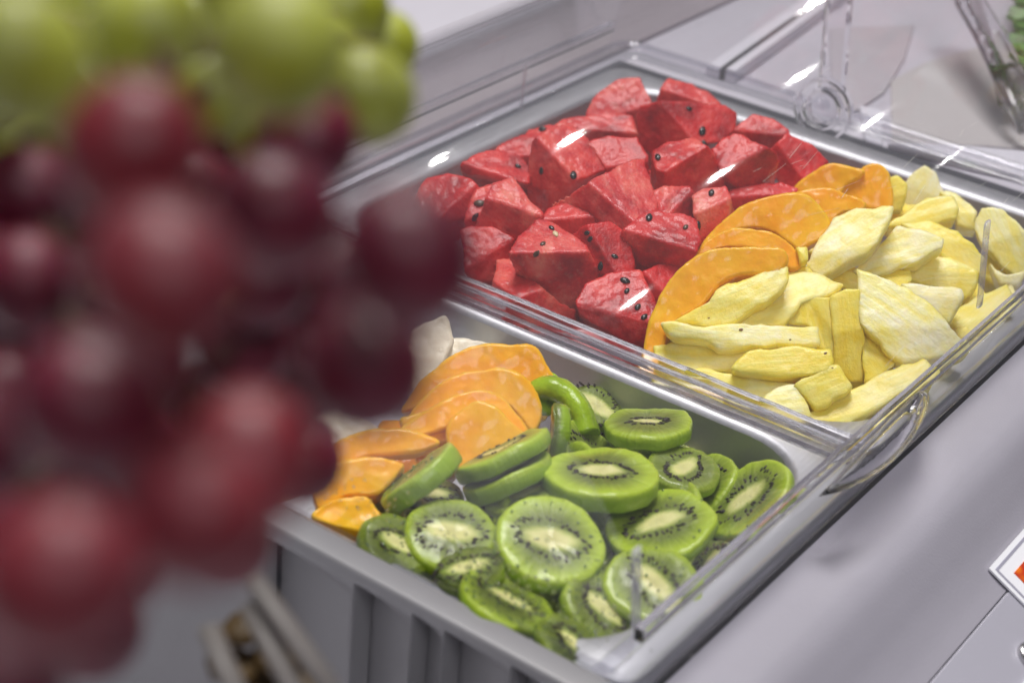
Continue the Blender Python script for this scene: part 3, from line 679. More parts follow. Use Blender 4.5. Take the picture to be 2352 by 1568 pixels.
# ------------------------------------------------------------------ pineapple
G2 = 'pineapple pieces heaped in the right end of the tray'
DP, PL, YL = (1.0, .95, .55), (1.02, 1.06, 1.5), (1.02, 1.0, .85)
PN = [
 ('rough whitish pineapple slab overlapping the orange melon', [(1858,602),(1872,570),(1886,545),(1915,502),(1962,481),(2048,478),(2040,505),(2028,528),(2010,556),(1988,580),(1930,610),(1886,634),(1866,618)], dict(c=PL, dz=.012), ((1870,600),(2040,490))),
 ('yellow pineapple slab right of the whitish one', [(1964,618),(2008,582),(2040,545),(2062,520),(2110,528),(2162,546),(2158,568),(2104,600),(2042,622),(1990,636)], dict(c=PL, dz=.009), ((1970,620),(2150,560))),
 ('pineapple piece lying behind the two large slabs', [(2044,518),(2058,500),(2128,456),(2188,450),(2198,478),(2190,502),(2152,512),(2092,522)], dict(c=YL, dz=.008), ((2050,510),(2190,470))),
 ('pale pineapple peak pointing up at the back', [(2068,468),(2078,432),(2092,408),(2124,382),(2146,400),(2156,425),(2166,442),(2158,458),(2112,472)], dict(c=PL, face=.9, dz=.0), ((2080,470),(2125,385))),
 ('small deep yellow pineapple bit touching the orange melon at the back', [(2046,440),(2046,412),(2064,408),(2082,424),(2080,446),(2070,476),(2046,478)], dict(c=DP, face=.8, dz=0), None),
 ('knobbly pineapple piece at the back rim', [(2160,444),(2200,446),(2226,468),(2242,486),(2236,505),(2242,522),(2200,512),(2188,470)], dict(c=PL, dz=.0), None),
 ('large ridged pale pineapple slab at the far right', [(2242,505),(2258,480),(2304,485),(2330,508),(2358,540),(2362,612),(2332,634),(2292,592),(2260,560),(2246,540)], dict(c=PL, face=.75, dz=.004), ((2270,480),(2340,630))),
 ('long pineapple strip running diagonally in the right heap', [(2078,516),(2140,510),(2200,532),(2232,560),(2256,590),(2250,626),(2190,604),(2128,560)], dict(c=YL, dz=.010), ((2080,516),(2250,620))),
 ('smooth yellow pineapple piece under the diagonal strip', [(2084,640),(2094,606),(2130,588),(2180,592),(2242,620),(2240,650),(2212,682),(2150,662)], dict(c=YL, dz=.002), ((2090,640),(2230,640))),
 ('low yellow pineapple piece below the two large slabs', [(1900,642),(1930,622),(1962,614),(2030,622),(2084,616),(2088,642),(2062,662),(1962,668)], dict(c=DP, dz=-.004), ((1900,640),(2080,640))),
 ('big white four cornered pineapple slab at the front right', [(1973,620),(2024,638),(2089,663),(2140,702),(2166,732),(2196,768),(2225,803),(2200,814),(2140,818),(2076,829),(2046,814),(2007,766),(1981,741),(1975,680)], dict(c=(1.03, 1.08, 1.55), dz=.016, face=.65, th=.014), ((1975,630),(2215,800))),
 ('pineapple triangle behind the big white slab', [(2076,655),(2140,657),(2205,665),(2208,682),(2200,700),(2176,738),(2140,704)], dict(c=PL, dz=.008), ((2080,655),(2200,670))),
 ('thick pineapple chunk beside the right tray wall', [(2183,736),(2200,711),(2239,681),(2308,655),(2320,678),(2325,702),(2265,749),(2239,760),(2200,749)], dict(c=YL, face=.4, dz=.004, th=.02), ((2190,740),(2315,670))),
 ('tiny round pineapple scrap by the right tray wall', [(2200,760),(2220,751),(2234,768),(2228,792),(2209,786)], dict(c=DP, dz=-.002), None),
 ('pineapple piece at the right edge behind the rib', [(2278,603),(2312,632),(2350,622),(2336,651),(2299,648)], dict(c=PL, dz=.0), None),
 ('leaf shaped pineapple wedge lying on the orange melon crescent', [(1556,730),(1600,708),(1633,693),(1650,663),(1690,650),(1728,638),(1803,612),(1805,646),(1788,663),(1736,702),(1685,736),(1629,745)], dict(c=YL, dz=.012, face=.6), ((1556,735),(1803,625))),
 ('broad pineapple wedge behind the leaf shaped one', [(1740,668),(1800,636),(1844,625),(1882,633),(1932,655),(1890,682),(1838,694),(1805,741),(1740,745),(1702,739)], dict(c=YL, dz=.006, face=.5), ((1720,730),(1925,655))),
 ('thin pineapple strip with a brown eye, uppermost of the near left strips', [(1526,739),(1556,736),(1599,749),(1650,744),(1706,743),(1788,749),(1872,751),(1874,788),(1805,792),(1728,792),(1711,797),(1655,799),(1616,779),(1547,771)], dict(c=PL, dz=.008, th=.010), ((1530,750),(1870,770))),
 ('smooth pineapple strip, second of the near left strips', [(1509,792),(1552,782),(1600,784),(1650,788),(1736,799),(1711,822),(1685,852),(1620,850),(1556,844),(1513,822)], dict(c=YL, dz=.004, th=.014), ((1510,800),(1730,820))),
 ('deep yellow pineapple strip with dark tip at its right end', [(1685,844),(1711,814),(1749,801),(1800,799),(1848,797),(1900,803),(1908,827),(1895,852),(1848,861),(1771,861),(1728,857)], dict(c=DP, dz=.008, th=.012), ((1690,840),(1900,820))),
 ('lowest long pineapple strip along the near rim', [(1582,852),(1616,846),(1685,859),(1779,874),(1827,883),(1790,912),(1749,921),(1711,913),(1642,883)], dict(c=YL, dz=.002, th=.012), ((1585,852),(1820,895))),
 ('upright ribbed pineapple slice left of the vertical pair', [(1806,738),(1835,702),(1874,689),(1908,689),(1910,766),(1908,822),(1880,796),(1868,755)], dict(c=DP, dz=.0, face=.8), ((1870,690),(1895,820))),
 ('upright ribbed pineapple slice touching the big white slab', [(1910,686),(1943,668),(1977,672),(1981,760),(1983,868),(1955,872),(1917,840),(1912,766)], dict(c=DP, dz=.002, face=.8), ((1945,670),(1965,870))),
 ('pineapple piece in the shade under the big white slab', [(1981,745),(2011,771),(2046,814),(2052,835),(2020,862),(1986,870)], dict(c=DP, dz=-.002, face=.6), None),
 ('long pineapple wedge at the front corner of the tray', [(1857,951),(1900,934),(1943,900),(2028,857),(2114,827),(2140,848),(2144,861),(2071,904),(2007,938),(1943,977),(1870,971)], dict(c=YL, dz=.004, face=.5, th=.018), ((1860,965),(2140,845))),
 ('squarish deep yellow pineapple piece behind the front wedge', [(1827,887),(1848,870),(1904,840),(1925,844),(1955,887),(1900,926),(1874,934),(1857,913)], dict(c=DP, dz=.004, face=.6), ((1830,890),(1930,850))),
 ('pale glistening pineapple piece at the near rim left of the front wedge', [(1750,926),(1788,895),(1827,885),(1846,917),(1859,951),(1835,970),(1797,958)], dict(c=PL, dz=.0, face=.6), None),
 ('tiny pineapple cube on the orange melon', [(1831,571),(1852,569),(1854,595),(1839,599)], dict(c=DP, dz=.012, th=.006), None),
 ('little pineapple sliver between the orange melon and the wedge', [(1809,629),(1822,612),(1840,606),(1858,616),(1865,630),(1835,634)], dict(c=DP, dz=.002, th=.006), None),
 ('small pineapple end piece against the right wall', [(2322,655),(2333,676),(2325,700),(2310,663)], dict(c=YL, dz=-.004), None),
]
M_EYE = plain('pineapple_eye', (.20, .10, .03), .5, nscale=300, namp=.4)
EYES = {17: [(1702,757,10), (1815,780,6)], 19: [(1896,811,8)], 24: [(1873,945,6)], 15: [(1628,730,5)], 25: [(1912,845,6)]}
for i, (lab, poly, opt, xp) in enumerate(PN):
    c = opt.pop('c'); opt = dict(dict(th=.012, face=.6, dz=0, bev=.0008, vox=.0009, disp=((.014, .0005), (.003, .00012)), wob_=.0010, ridge=(1 if i % 2 else 3, .0018, .22)), **opt)
    pc = slab('pineapple_piece', poly, pile1, M_PINE, seed=200 + i, col=c, xpx=xp, **opt); setp(pc[0], lab, 'pineapple', G2)
    for (x, y, s) in EYES.get(i, []): seed_on(pc, (x, y), s * .5 / F * .9, 20, M_EYE, None, 'eye', .6)
R2 = [(1860,560),(2080,450),(2200,460),(2330,540),(2320,680),(2200,790),(1990,940),(1870,950),(1620,850),(1560,770),(1700,700)]
filler('pineapple_piece', (1550, 450, 2330, 950, R2, 80), pile1, M_PINE, 24, .012, 60, -.012, 'yellow pineapple piece mostly buried under the top layer', 'pineapple', G2, 300, [DP, YL], vox=.0013)

# ------------------------------------------------------------------ orange melon slices
G3 = 'orange melon slices fanned beside the watermelon'; G4 = 'orange melon slices fanned beside the kiwi'
PP = [
 ('frontmost curved orange melon slice at the near tray rim', [(1487,822),(1486,785),(1492,752),(1510,700),(1530,662),(1552,630),(1600,590),(1650,572),(1700,571),(1745,572),(1790,576),(1801,606),(1770,632),(1722,630),(1685,636),(1650,655),(1622,690),(1590,716),(1560,732),(1535,770),(1530,806),(1508,826)], dict(face=.72, dz=.010, th=.016), pile1, G3),
 ('second orange melon slice just behind the frontmost one', [(1598,602),(1622,560),(1652,538),(1690,525),(1735,526),(1775,536),(1812,560),(1838,600),(1822,614),(1802,612),(1786,578),(1740,572),(1700,568),(1650,574)], dict(face=.7, dz=.009, th=.012), pile1, G3),
 ('widest orange melon slice in the middle of the fan', [(1614,578),(1640,532),(1672,500),(1705,475),(1742,458),(1782,448),(1840,446),(1870,462),(1888,485),(1902,512),(1884,545),(1852,562),(1830,572),(1812,558),(1775,534),(1735,524),(1680,534)], dict(face=.72, dz=.008, th=.012), pile1, G3),
 ('orange melon slice half covered by the whitish pineapple', [(1828,448),(1868,436),(1905,434),(1945,446),(1982,466),(1970,482),(1930,486),(1908,512),(1886,486),(1856,456)], dict(face=.7, dz=.006, th=.012), pile1, G3),
 ('hindmost left orange melon slice touching the watermelon', [(1828,440),(1845,415),(1870,398),(1892,384),(1916,378),(1950,386),(1980,394),(1962,412),(1940,424),(1925,444),(1880,434)], dict(face=.8, dz=.003, th=.012), pile1, G3),
 ('hindmost right orange melon slice beside the pineapple', [(1925,442),(1945,422),(1962,410),(1985,387),(2012,378),(2036,396),(2042,420),(2046,442),(2040,476),(1982,470),(1952,450)], dict(face=.8, dz=.004, th=.012), pile1, G3),
 ('orange melon piece in the hollow under the front slice', [(1600,720),(1622,680),(1660,645),(1720,632),(1760,640),(1720,665),(1650,700)], dict(face=.6, dz=-.006, th=.012), pile1, G3),
 ('orange melon slice standing highest in the kiwi tray', [(930,945),(955,895),(990,860),(1025,830),(1060,808),(1110,793),(1165,793),(1223,797),(1245,832),(1272,884),(1262,930),(1240,962),(1205,915),(1170,875),(1120,860),(1060,872),(1005,915)], dict(face=.75, dz=.0, th=.010), pile2, G4),
 ('orange melon slice second from the top in the kiwi tray', [(945,962),(975,920),(1010,885),(1060,860),(1105,850),(1155,848),(1200,866),(1226,900),(1238,950),(1216,986),(1180,945),(1140,915),(1085,905),(1020,935)], dict(face=.72, dz=.002, th=.010), pile2, G4),
 ('orange melon slice third from the top in the kiwi tray', [(930,985),(965,955),(1005,932),(1062,905),(1112,898),(1150,912),(1180,950),(1204,988),(1192,1014),(1140,985),(1085,965),(1020,985),(960,1000)], dict(face=.7, dz=.004, th=.010), pile2, G4),
 ('broad orange melon piece with pointed tip just above the kiwi', [(1048,1074),(1035,1030),(1030,1000),(1042,962),(1075,936),(1100,926),(1132,936),(1165,965),(1202,1000),(1182,1022),(1122,1042),(1074,1072)], dict(face=.7, dz=.006, th=.012), pile2, G4),
 ('flat orange melon piece left of the pointed one', [(925,965),(970,950),(1040,948),(1040,975),(1028,1005),(1005,1010),(960,1000)], dict(face=.6, dz=-.002, th=.012), pile2, G4),
 ('orange melon slice half behind the lower grapes', [(735,1060),(760,1030),(790,1008),(850,988),(925,988),(965,998),(1002,1016),(962,1036),(892,1042),(830,1052),(780,1082)], dict(face=.7, dz=.002, th=.012), pile2, G4),
 ('orange melon slice lower left beside the upright kiwi slice', [(726,1124),(745,1090),(772,1068),(830,1054),(880,1056),(922,1066),(902,1092),(862,1132),(800,1134),(742,1164)], dict(face=.65, dz=.004, th=.014), pile2, G4),
 ('lowest orange melon piece in the near corner of the kiwi tray', [(722,1184),(745,1158),(775,1146),(832,1140),(858,1165),(872,1190),(842,1216),(800,1212),(760,1202)], dict(face=.6, dz=.002, th=.018), pile2, G4),
]
for i, (lab, poly, opt, pile, g) in enumerate(PP):
    poly = [tuple(q) for q in smoothcurve(poly[-1:] + poly + poly[:2], 3)[3:-3]]
    pc = slab('melon_slice', poly, pile, M_PAP, bev=.0020, vox=.0010, disp=((.02, .0012), (.006, .0005)), seed=400 + i, taper=.96, **opt); setp(pc[0], lab, 'melon', g)
filler('melon_slice', (1600, 400, 2000, 700, [(1620,600),(1700,500),(1860,450),(1980,420),(2000,470),(1800,600),(1650,690)], 60), pile1, M_PAP, 5, .012, 50, -.012, 'orange melon slice mostly hidden under the fan by the watermelon', 'melon', G3, 500, [(1, 1, 1)])
filler('melon_slice', (740, 850, 1230, 1190, [(760,1080),(960,930),(1100,850),(1220,900),(1200,1000),(900,1120),(800,1180)], 60), pile2, M_PAP, 9, .012, 60, -.014, 'orange melon slice mostly hidden under the fan by the kiwi', 'melon', G4, 520, [(.95, .85, .8)])
# white melon
G5 = 'white melon pieces at the grape side of the kiwi tray'
for i, (lab, poly, opt) in enumerate([
    ('white melon wedge with a rough edge behind the orange melon', [(1008,792),(1040,775),(1085,780),(1125,787),(1090,806),(1045,848),(1018,846),(990,820)], dict(face=.6, dz=-.004, th=.02)),
    ('white melon piece behind the dark red grape', [(950,760),(985,738),(1020,725),(1032,750),(1042,782),(1010,850),(985,890),(950,900),(930,840)], dict(face=.7, dz=-.002, th=.02)),
    ('white melon piece with a brown fleck between the grapes', [(680,955),(720,930),(780,935),(830,960),(868,985),(800,1008),(760,1035),(728,1052),(700,1010)], dict(face=.6, dz=.0, th=.02)),
    ('white melon piece under the lower grapes', [(560,1040),(620,980),(700,950),(740,1040),(700,1100),(600,1120)], dict(face=.6, dz=-.004, th=.02))]):
    pc = slab('white_melon_piece', poly, pile2, M_WMEL, bev=.0015, vox=.0012, disp=((.01, .0014),), seed=600 + i, **opt); setp(pc[0], lab, 'melon', G5)
    if i == 2: seed_on(pc, (741, 992), 24 * .5 / F * .8, 80, plain('brown_fleck', (.14, .055, .01), .5), None, 'fleck', .5)

# ------------------------------------------------------------------ kiwi
G6 = 'kiwi slices heaped in the near steel tray'
def kiwi(label, cx, cy, rx, ry, rot, th=.009, dz=0, core=0, flip=1, seedn=54, col=(1, 1, 1), k=1.0, bend=0, seed=0, beads=0):
    """rx, ry: half axes of the cut face in the picture, rot: degrees anticlockwise of its long axis; core: turn of the pale core"""
    rnd = random.Random(900 + seed); z = 0; th *= .62
    for _ in range(6):
        c = at((cx, cy), z); z = pile2(c.x, c.y) + dz
    c = at((cx, cy), z); view = (CAM - c).normalized()
    right = V((RX[0], RY[0], RZ[0])); upv = V((RX[1], RY[1], RZ[1]))
    right = (right - view * right.dot(view)).normalized(); upv = view.cross(right)
    a = math.radians(rot); major = right * math.cos(a) + upv * math.sin(a); minor = view.cross(major) * flip
    ca = min(.999, ry / rx); sa = math.sqrt(1 - ca * ca)
    n = (view * ca + minor * sa).normalized()
    R = rx * (CAM - c).length / F
    xd = (major * math.cos(math.radians(core)) + n.cross(major) * math.sin(math.radians(core)))
    mw = basis(c, n, xd)
    bm = bmesh.new(); m = 56
    def ring(r, z_): 
        out = []
        for i in range(m):
            t = 2 * math.pi * i / m; w = 1 + .055 * noise.noise(V((math.cos(t) * 1.4 + seed, math.sin(t) * 1.4, 0))) + .022 * noise.noise(V((math.cos(t) * 5 + seed, math.sin(t) * 5, 3)))
            x, y = r * w * math.cos(t), r * w * math.sin(t)
            out.append((x, y, z_ + bend * (x * x) * 25 + .0016 * noise.noise(V((x * 55, y * 55, seed * 1.7))) + (.0004 * noise.noise(V((x * 300, y * 300, seed))) if r > .001 else 0)))
        return out
    b_ = .0012
    loops = [ring(R * f, -.0001 * 0) for f in (.08, .2, .35, .5, .65, .8, .9)] + [ring(R - b_ * 1.2, -.0001), ring(R - b_ * .35, -b_ * .35), ring(R, -b_ * 1.1), ring(R * 1.005, -th * .5), ring(R * .985, -th + b_), ring(R - b_, -th), ring(R * .5, -th), ring(R * .1, -th)]
    rs = loft(bm, loops); bm.faces.new(rs[0][::-1]); bm.faces.new(rs[-1]); bmesh.ops.recalc_face_normals(bm, faces=bm.faces)
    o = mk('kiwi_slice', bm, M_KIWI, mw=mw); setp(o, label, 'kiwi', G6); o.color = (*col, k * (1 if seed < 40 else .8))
    d = o.modifiers.new('rough', 'DISPLACE'); d.texture = tex(.008); d.texture_coords = 'GLOBAL'; d.strength = .0012; d.mid_level = .5
    if beads:   # condensation drops on the cut face
        bm = bmesh.new()
        for i in range(beads):
            t = rnd.uniform(0, 6.28); q = R * .95 * math.sqrt(rnd.random()); x, y = q * math.cos(t), q * math.sin(t); s = rnd.uniform(.00025, .00075)
            bmesh.ops.create_icosphere(bm, subdivisions=1, radius=1, matrix=Matrix.Translation((x, y, .0016 * noise.noise(V((x * 55, y * 55, seed * 1.7))) + .0003)) @ Matrix.Diagonal((s, s, s * .7, 1)))
        q = mk('water_beads', bm, M_BEAD); q.parent = o; q['kind'] = 'stuff'
    # seeds, one joined part of tiny drops
    if seedn:
        bm = bmesh.new()
        for i in range(seedn):
            t = 2 * math.pi * (i + rnd.uniform(-.4, .4)) / seedn; e = rnd.uniform(1.05, 1.35 + .3 * ((seed * 37) % 10) / 10) * (1 + .12 * math.sin(2 * t + seed))
            x, y = .0094 * k * math.cos(t) * e, .0064 * k * math.sin(t) * e
            s = rnd.uniform(.0008, .00125)
            M4 = Matrix.Translation((x, y, bend * x * x * 25 + .0016 * noise.noise(V((x * 55, y * 55, seed * 1.7))))) @ Matrix.Rotation(math.atan2(y, x) + rnd.uniform(-.3, .3), 4, 'Z') @ Matrix.Diagonal((s * 1.15, s * .55, s * .42, 1))
            bmesh.ops.create_icosphere(bm, subdivisions=1, radius=1, matrix=M4)
        q = mk('seeds', bm, M_KSEED); q.parent = o; q['kind'] = 'stuff'
    return o
kiwi('round kiwi slice highest in the heap under the cross bar', 1487, 966, 102, 36, 0, th=.011, dz=.006, core=8, seed=1, k=.62)
kiwi('thick kiwi slice lying flat in the centre of the heap', 1380, 1078, 131, 57, -3, th=.014, dz=.012, core=0, seed=2, k=.9)
kiwi('large kiwi slice facing the camera at the front of the heap', 1266, 1236, 131, 98, -18, th=.013, dz=.014, core=12, seed=3, beads=40, k=1.1)
kiwi('tilted kiwi slice behind the curled one near the tray wall', 1372, 930, 66, 42, -28, th=.008, dz=-.004, core=-4, seed=4)
kiwi('kiwi slice with greenish core between the two flat slices and the wall', 1570, 1072, 86, 50, -12, th=.009, dz=.002, core=62, seed=6, k=.85)
kiwi('kiwi slice leaning at the right wall of the tray', 1712, 1140, 114, 66, 40, th=.010, dz=.004, core=4, seed=7, beads=16)
kiwi('hazy kiwi slice right of the front one', 1516, 1196, 126, 76, 10, th=.010, dz=.008, core=12, seed=8, beads=20)
kiwi('kiwi slice behind the clear rib at the lower right', 1502, 1336, 114, 84, -14, th=.010, dz=.012, core=-38, seed=9, beads=36)
kiwi('kiwi slice half under the ribbed one at the bottom', 1388, 1395, 98, 68, -42, th=.010, dz=.006, core=0, seed=10, beads=50, k=.9)
kiwi('kiwi slice edge showing at the right wall below the hazy slice', 1630, 1290, 62, 38, 48, th=.010, dz=-.006, seed=11, k=.7)
kiwi('kiwi slice half behind the front one on the left', 1036, 1222, 108, 80, -8, th=.010, dz=.008, core=4, seed=12, k=1.05)
kiwi('small kiwi slice in the near left corner of the heap', 914, 1245, 90, 62, -28, th=.010, dz=.010, core=0, seed=13, beads=40, k=.75)
kiwi('wet kiwi slice under the front one, left of it', 1076, 1300, 80, 48, 14, th=.010, dz=.014, seed=14, beads=70, k=.8)
kiwi('frosted kiwi slice pressed against the near clear wall', 1170, 1375, 118, 50, -27, th=.010, dz=.014, seed=15, beads=150, k=.9)
kiwi('kiwi slice at the bottom against the near clear wall', 1325, 1478, 95, 50, -35, th=.010, dz=.012, seed=16, beads=110, k=.8)
kiwi('upright kiwi slice seen from its edge beside the orange melon', 952, 1080, 108, 9, 40, th=.014, dz=.010, seed=17, beads=16, seedn=0)
kiwi('leaning kiwi slice with a thin strip of its face showing', 1148, 1030, 118, 13, 26, th=.011, dz=.008, seed=18, k=.9, seedn=30)
kiwi('kiwi slice edge under the leaning one', 1160, 1078, 108, 18, 22, th=.012, dz=.002, seed=19, seedn=0)
kiwi('kiwi slice nearly hidden between the leaning and the front slice', 1196, 1130, 92, 34, 18, th=.010, dz=-.002, seed=20, seedn=0)
kiwi('kiwi slice standing on edge below the curled one', 1266, 985, 62, 8, 82, th=.011, dz=.004, seed=21, seedn=0)
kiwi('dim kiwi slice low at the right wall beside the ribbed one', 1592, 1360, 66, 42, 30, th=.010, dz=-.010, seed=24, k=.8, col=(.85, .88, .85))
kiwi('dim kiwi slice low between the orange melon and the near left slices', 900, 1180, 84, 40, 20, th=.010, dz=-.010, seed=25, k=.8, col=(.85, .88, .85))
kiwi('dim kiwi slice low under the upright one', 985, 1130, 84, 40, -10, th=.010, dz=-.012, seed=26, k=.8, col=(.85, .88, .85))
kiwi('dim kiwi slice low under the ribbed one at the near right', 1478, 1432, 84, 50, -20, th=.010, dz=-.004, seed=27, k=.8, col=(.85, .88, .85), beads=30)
def curl(label, path, w, th, z, seed):
    """a limp slice bent over its neighbours, seen from its rim: a thick band following a curved path"""
    pts = [V(tuple(p)) for p in smoothcurve([tuple(at(p, z + dz)) for p, dz in path], 6)]
    c = pts[len(pts) // 2]; bm = bmesh.new()
    tocam = (CAM - c).normalized(); right = V((RX[0], RY[0], RZ[0]))
    sec = [(w * math.cos(q) * (abs(math.cos(q)) ** -.35 if abs(math.cos(q)) > .05 else 1) * .8, th * math.sin(q)) for q in [2 * math.pi * i / 16 for i in range(16)]]
    sweep(bm, [p - c for p in pts], sec, up=tocam)
    bmesh.ops.recalc_face_normals(bm, faces=bm.faces)
    mw = Matrix.Translation(c)
    o = mk('kiwi_slice', bm, M_KRIM, mw=mw); s = o.modifiers.new('s', 'SUBSURF'); s.levels = 1; s.render_levels = 1
    d = o.modifiers.new('rough', 'DISPLACE'); d.texture = tex(.008); d.texture_coords = 'GLOBAL'; d.strength = .0012
    setp(o, label, 'kiwi', G6)
M_KRIM = plain('kiwi_outer_flesh', (.34, .52, .015), .25, nscale=70, namp=.28, bumpd=.0006, bscale=260)
curl('limp kiwi slice curling over at the top of the heap', [((1246,912), -.004), ((1248,893), .002), ((1275,893), .004), ((1310,915), .002), ((1335,955), -.002), ((1352,1005), -.008)], .0070, .011, -.004, 1)
R3 = [(1000,1200),(1250,1000),(1500,930),(1700,1020),(1780,1120),(1600,1320),(1420,1500),(1250,1420),(900,1260)]
rnd = random.Random(77); got = []
while len(got) < 26:
    p = (rnd.uniform(880, 1780), rnd.uniform(930, 1500))
    if inpoly(p, R3) and all((p[0] - q[0]) ** 2 + (p[1] - q[1]) ** 2 > 72 ** 2 for q in got):
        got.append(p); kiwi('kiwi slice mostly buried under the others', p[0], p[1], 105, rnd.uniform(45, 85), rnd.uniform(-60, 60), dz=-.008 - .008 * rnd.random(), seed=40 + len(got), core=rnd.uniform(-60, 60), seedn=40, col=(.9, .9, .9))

# ------------------------------------------------------------------ grapes in the foreground
M_RED = mat_grape('red_grape_skin', (.035, .0, .006), (.13, .0, .013), (.17, .018, .05))
M_RED2 = mat_grape('rosy_grape_skin', (.09, .001, .008), (.20, .008, .014), (.25, .05, .07))
M_GRN = mat_grape('green_grape_skin', (.20, .21, .002), (.36, .39, .005), (.46, .50, .20))
M_STEM = plain('grape_stem', (.07, .03, .012), .6)
def bunch(name, label, grapes, mats, realr, group_stems):
    cx = sum(g[0] for g in grapes) / len(grapes); cy_ = sum(g[1] for g in grapes) / len(grapes)
    c = at_dist((cx, cy_), .27); root = empty(name, c); setp(root, label, 'grapes'); rnd = random.Random(5); cents = []
    for i, (x, y, r, mi) in enumerate(grapes):
        rr = realr * rnd.uniform(.96, 1.06); d = F * rr / r; p = at_dist((x, y), d); cents.append((p, rr))
        bm = bmesh.new(); bmesh.ops.create_uvsphere(bm, u_segments=32, v_segments=20, radius=rr)
        axis = V((rnd.uniform(-1, 1), rnd.uniform(-1, 1), rnd.uniform(-1, 1))).normalized()
        for v in bm.verts: v.co += axis * axis.dot(v.co) * .10
        o = mk('grape', bm, mats[mi], mw=Matrix.Translation(p)); o.parent = root; o.matrix_parent_inverse = root.matrix_world.inverted()
        # short stalk inward
        q = p + (V(c) + ray((cx, cy_)) * .02 - p).normalized() * rr * 1.9; s = p + (q - p).normalized() * rr * .95
        bm = bmesh.new(); sweep(bm, [s, s.lerp(q, .5), q], [(.0011 * math.cos(k), .0011 * math.sin(k)) for k in [i_ * math.pi / 3 for i_ in range(6)]], up=V((.3, .2, .9)))
        t = mk('stalk', bm, M_STEM); t.parent = root; t.matrix_parent_inverse = root.matrix_world.inverted()
    bm = bmesh.new(); pp = [at_dist(p, d) for p, d in group_stems]
    sweep(bm, [V(p) for p in smoothcurve([tuple(p) for p in pp], 5)], [(.0019 * math.cos(k), .0019 * math.sin(k)) for k in [i_ * math.pi / 4 for i_ in range(8)]], up=V((.3, .2, .9)))
    t = mk('main_stem', bm, M_STEM); t.parent = root; t.matrix_parent_inverse = root.matrix_world.inverted()
bunch('grape_bunch', 'blurred dark red grape bunch filling the left foreground', [
    (305, 345, 160, 1), (705, 320, 120, 0), (632, 490, 140, 0), (372, 640, 180, 1), (938, 592, 162, 0), (836, 846, 160, 0), (215, 935, 168, 0), (570, 1060, 158, 1), (440, 1175, 175, 1), (130, 1330, 185, 1), (215, 1450, 108, 0),
    (60, 440, 105, 0), (60, 650, 110, 0), (600, 650, 110, 0), (20, 905, 100, 0), (560, 800, 105, 0), (330, 860, 100, 0), (170, 640, 95, 0), (480, 330, 90, 0), (30, 1130, 105, 0), (640, 940, 100, 0), (-60, 1000, 140, 0), (480, 520, 95, 0), (760, 640, 100, 0), (330, 1040, 105, 0),
    (60, 820, 92, 0), (150, 1150, 95, 0), (280, 1300, 95, 0), (0, 1560, 150, 0), (700, 1060, 90, 0), (520, 940, 88, 0), (60, 1240, 90, 0), (-40, 620, 110, 0), (-60, 1220, 120, 0), (340, 1010, 90, 0), (20, 740, 85, 0), (440, 440, 90, 0), (550, 640, 95, 0), (470, 930, 90, 0), (180, 800, 95, 0), (700, 780, 95, 0), (300, 1150, 100, 0), (90, 1000, 100, 0), (680, 900, 95, 0), (150, 500, 95, 0), (520, 1250, 95, 1), (-20, 1400, 120, 0)],
    (M_RED, M_RED2), .0079, [((20, 560), .36), ((150, 760), .355), ((300, 900), .36), ((200, 1100), .37)])
bunch('grape_bunch', 'blurred green grape bunch at the top left corner', [
    (330, 70, 125, 0), (640, 110, 165, 0), (840, 220, 112, 0), (475, 215, 105, 0), (50, 130, 150, 0), (200, 240, 110, 0), (800, 20, 90, 0), (60, 300, 90, 0), (250, 120, 100, 0), (620, 300, 95, 0), (300, 320, 95, 0), (740, 120, 90, 0), (560, 290, 80, 0), (450, 60, 80, 0), (200, 20, 90, 0), (730, 230, 85, 0), (350, 190, 80, 0), (20, 330, 100, 0), (160, 350, 90, 0), (-40, 200, 120, 0), (420, 300, 80, 0), (560, -20, 100, 0), (90, 0, 100, 0), (870, 110, 85, 0), (700, 330, 80, 0)],
    (M_GRN,), .0086, [((100, 20), .35), ((400, 120), .34), ((620, 60), .35), ((860, 120), .36)])

# ------------------------------------------------------------------ things behind the lid
# clear edge rail with a dark groove running away from the lid
M_MAUVE = plain('mauve_grey_plastic', (.46, .43, .46), .5)
r0, r1 = V((-.268, .352, -.0115)), V((-.298, .62, -.0115))
rail = empty('edge_rail', r0); setp(rail, 'white rail with dark groove behind the lid, left of the pivot strap', 'rail')
def strip(name, off, w, h, mat, par):
    bm = bmesh.new(); d = V((1, .1, 0)) * off; sweep(bm, [r0 + d, r1 + d], [(-w, 0), (w, 0), (w, h), (-w, h)]); o = mk(name, bm, mat, smooth=False); o.parent = par; o.matrix_parent_inverse = par.matrix_world.inverted()
strip('rail_body', 0, .0045, .006, M_WHITE, rail); strip('groove', .0066, .0018, .0075, M_DARKGAP, rail); strip('rail_lip', .0118, .003, .008, M_WHITE, rail)
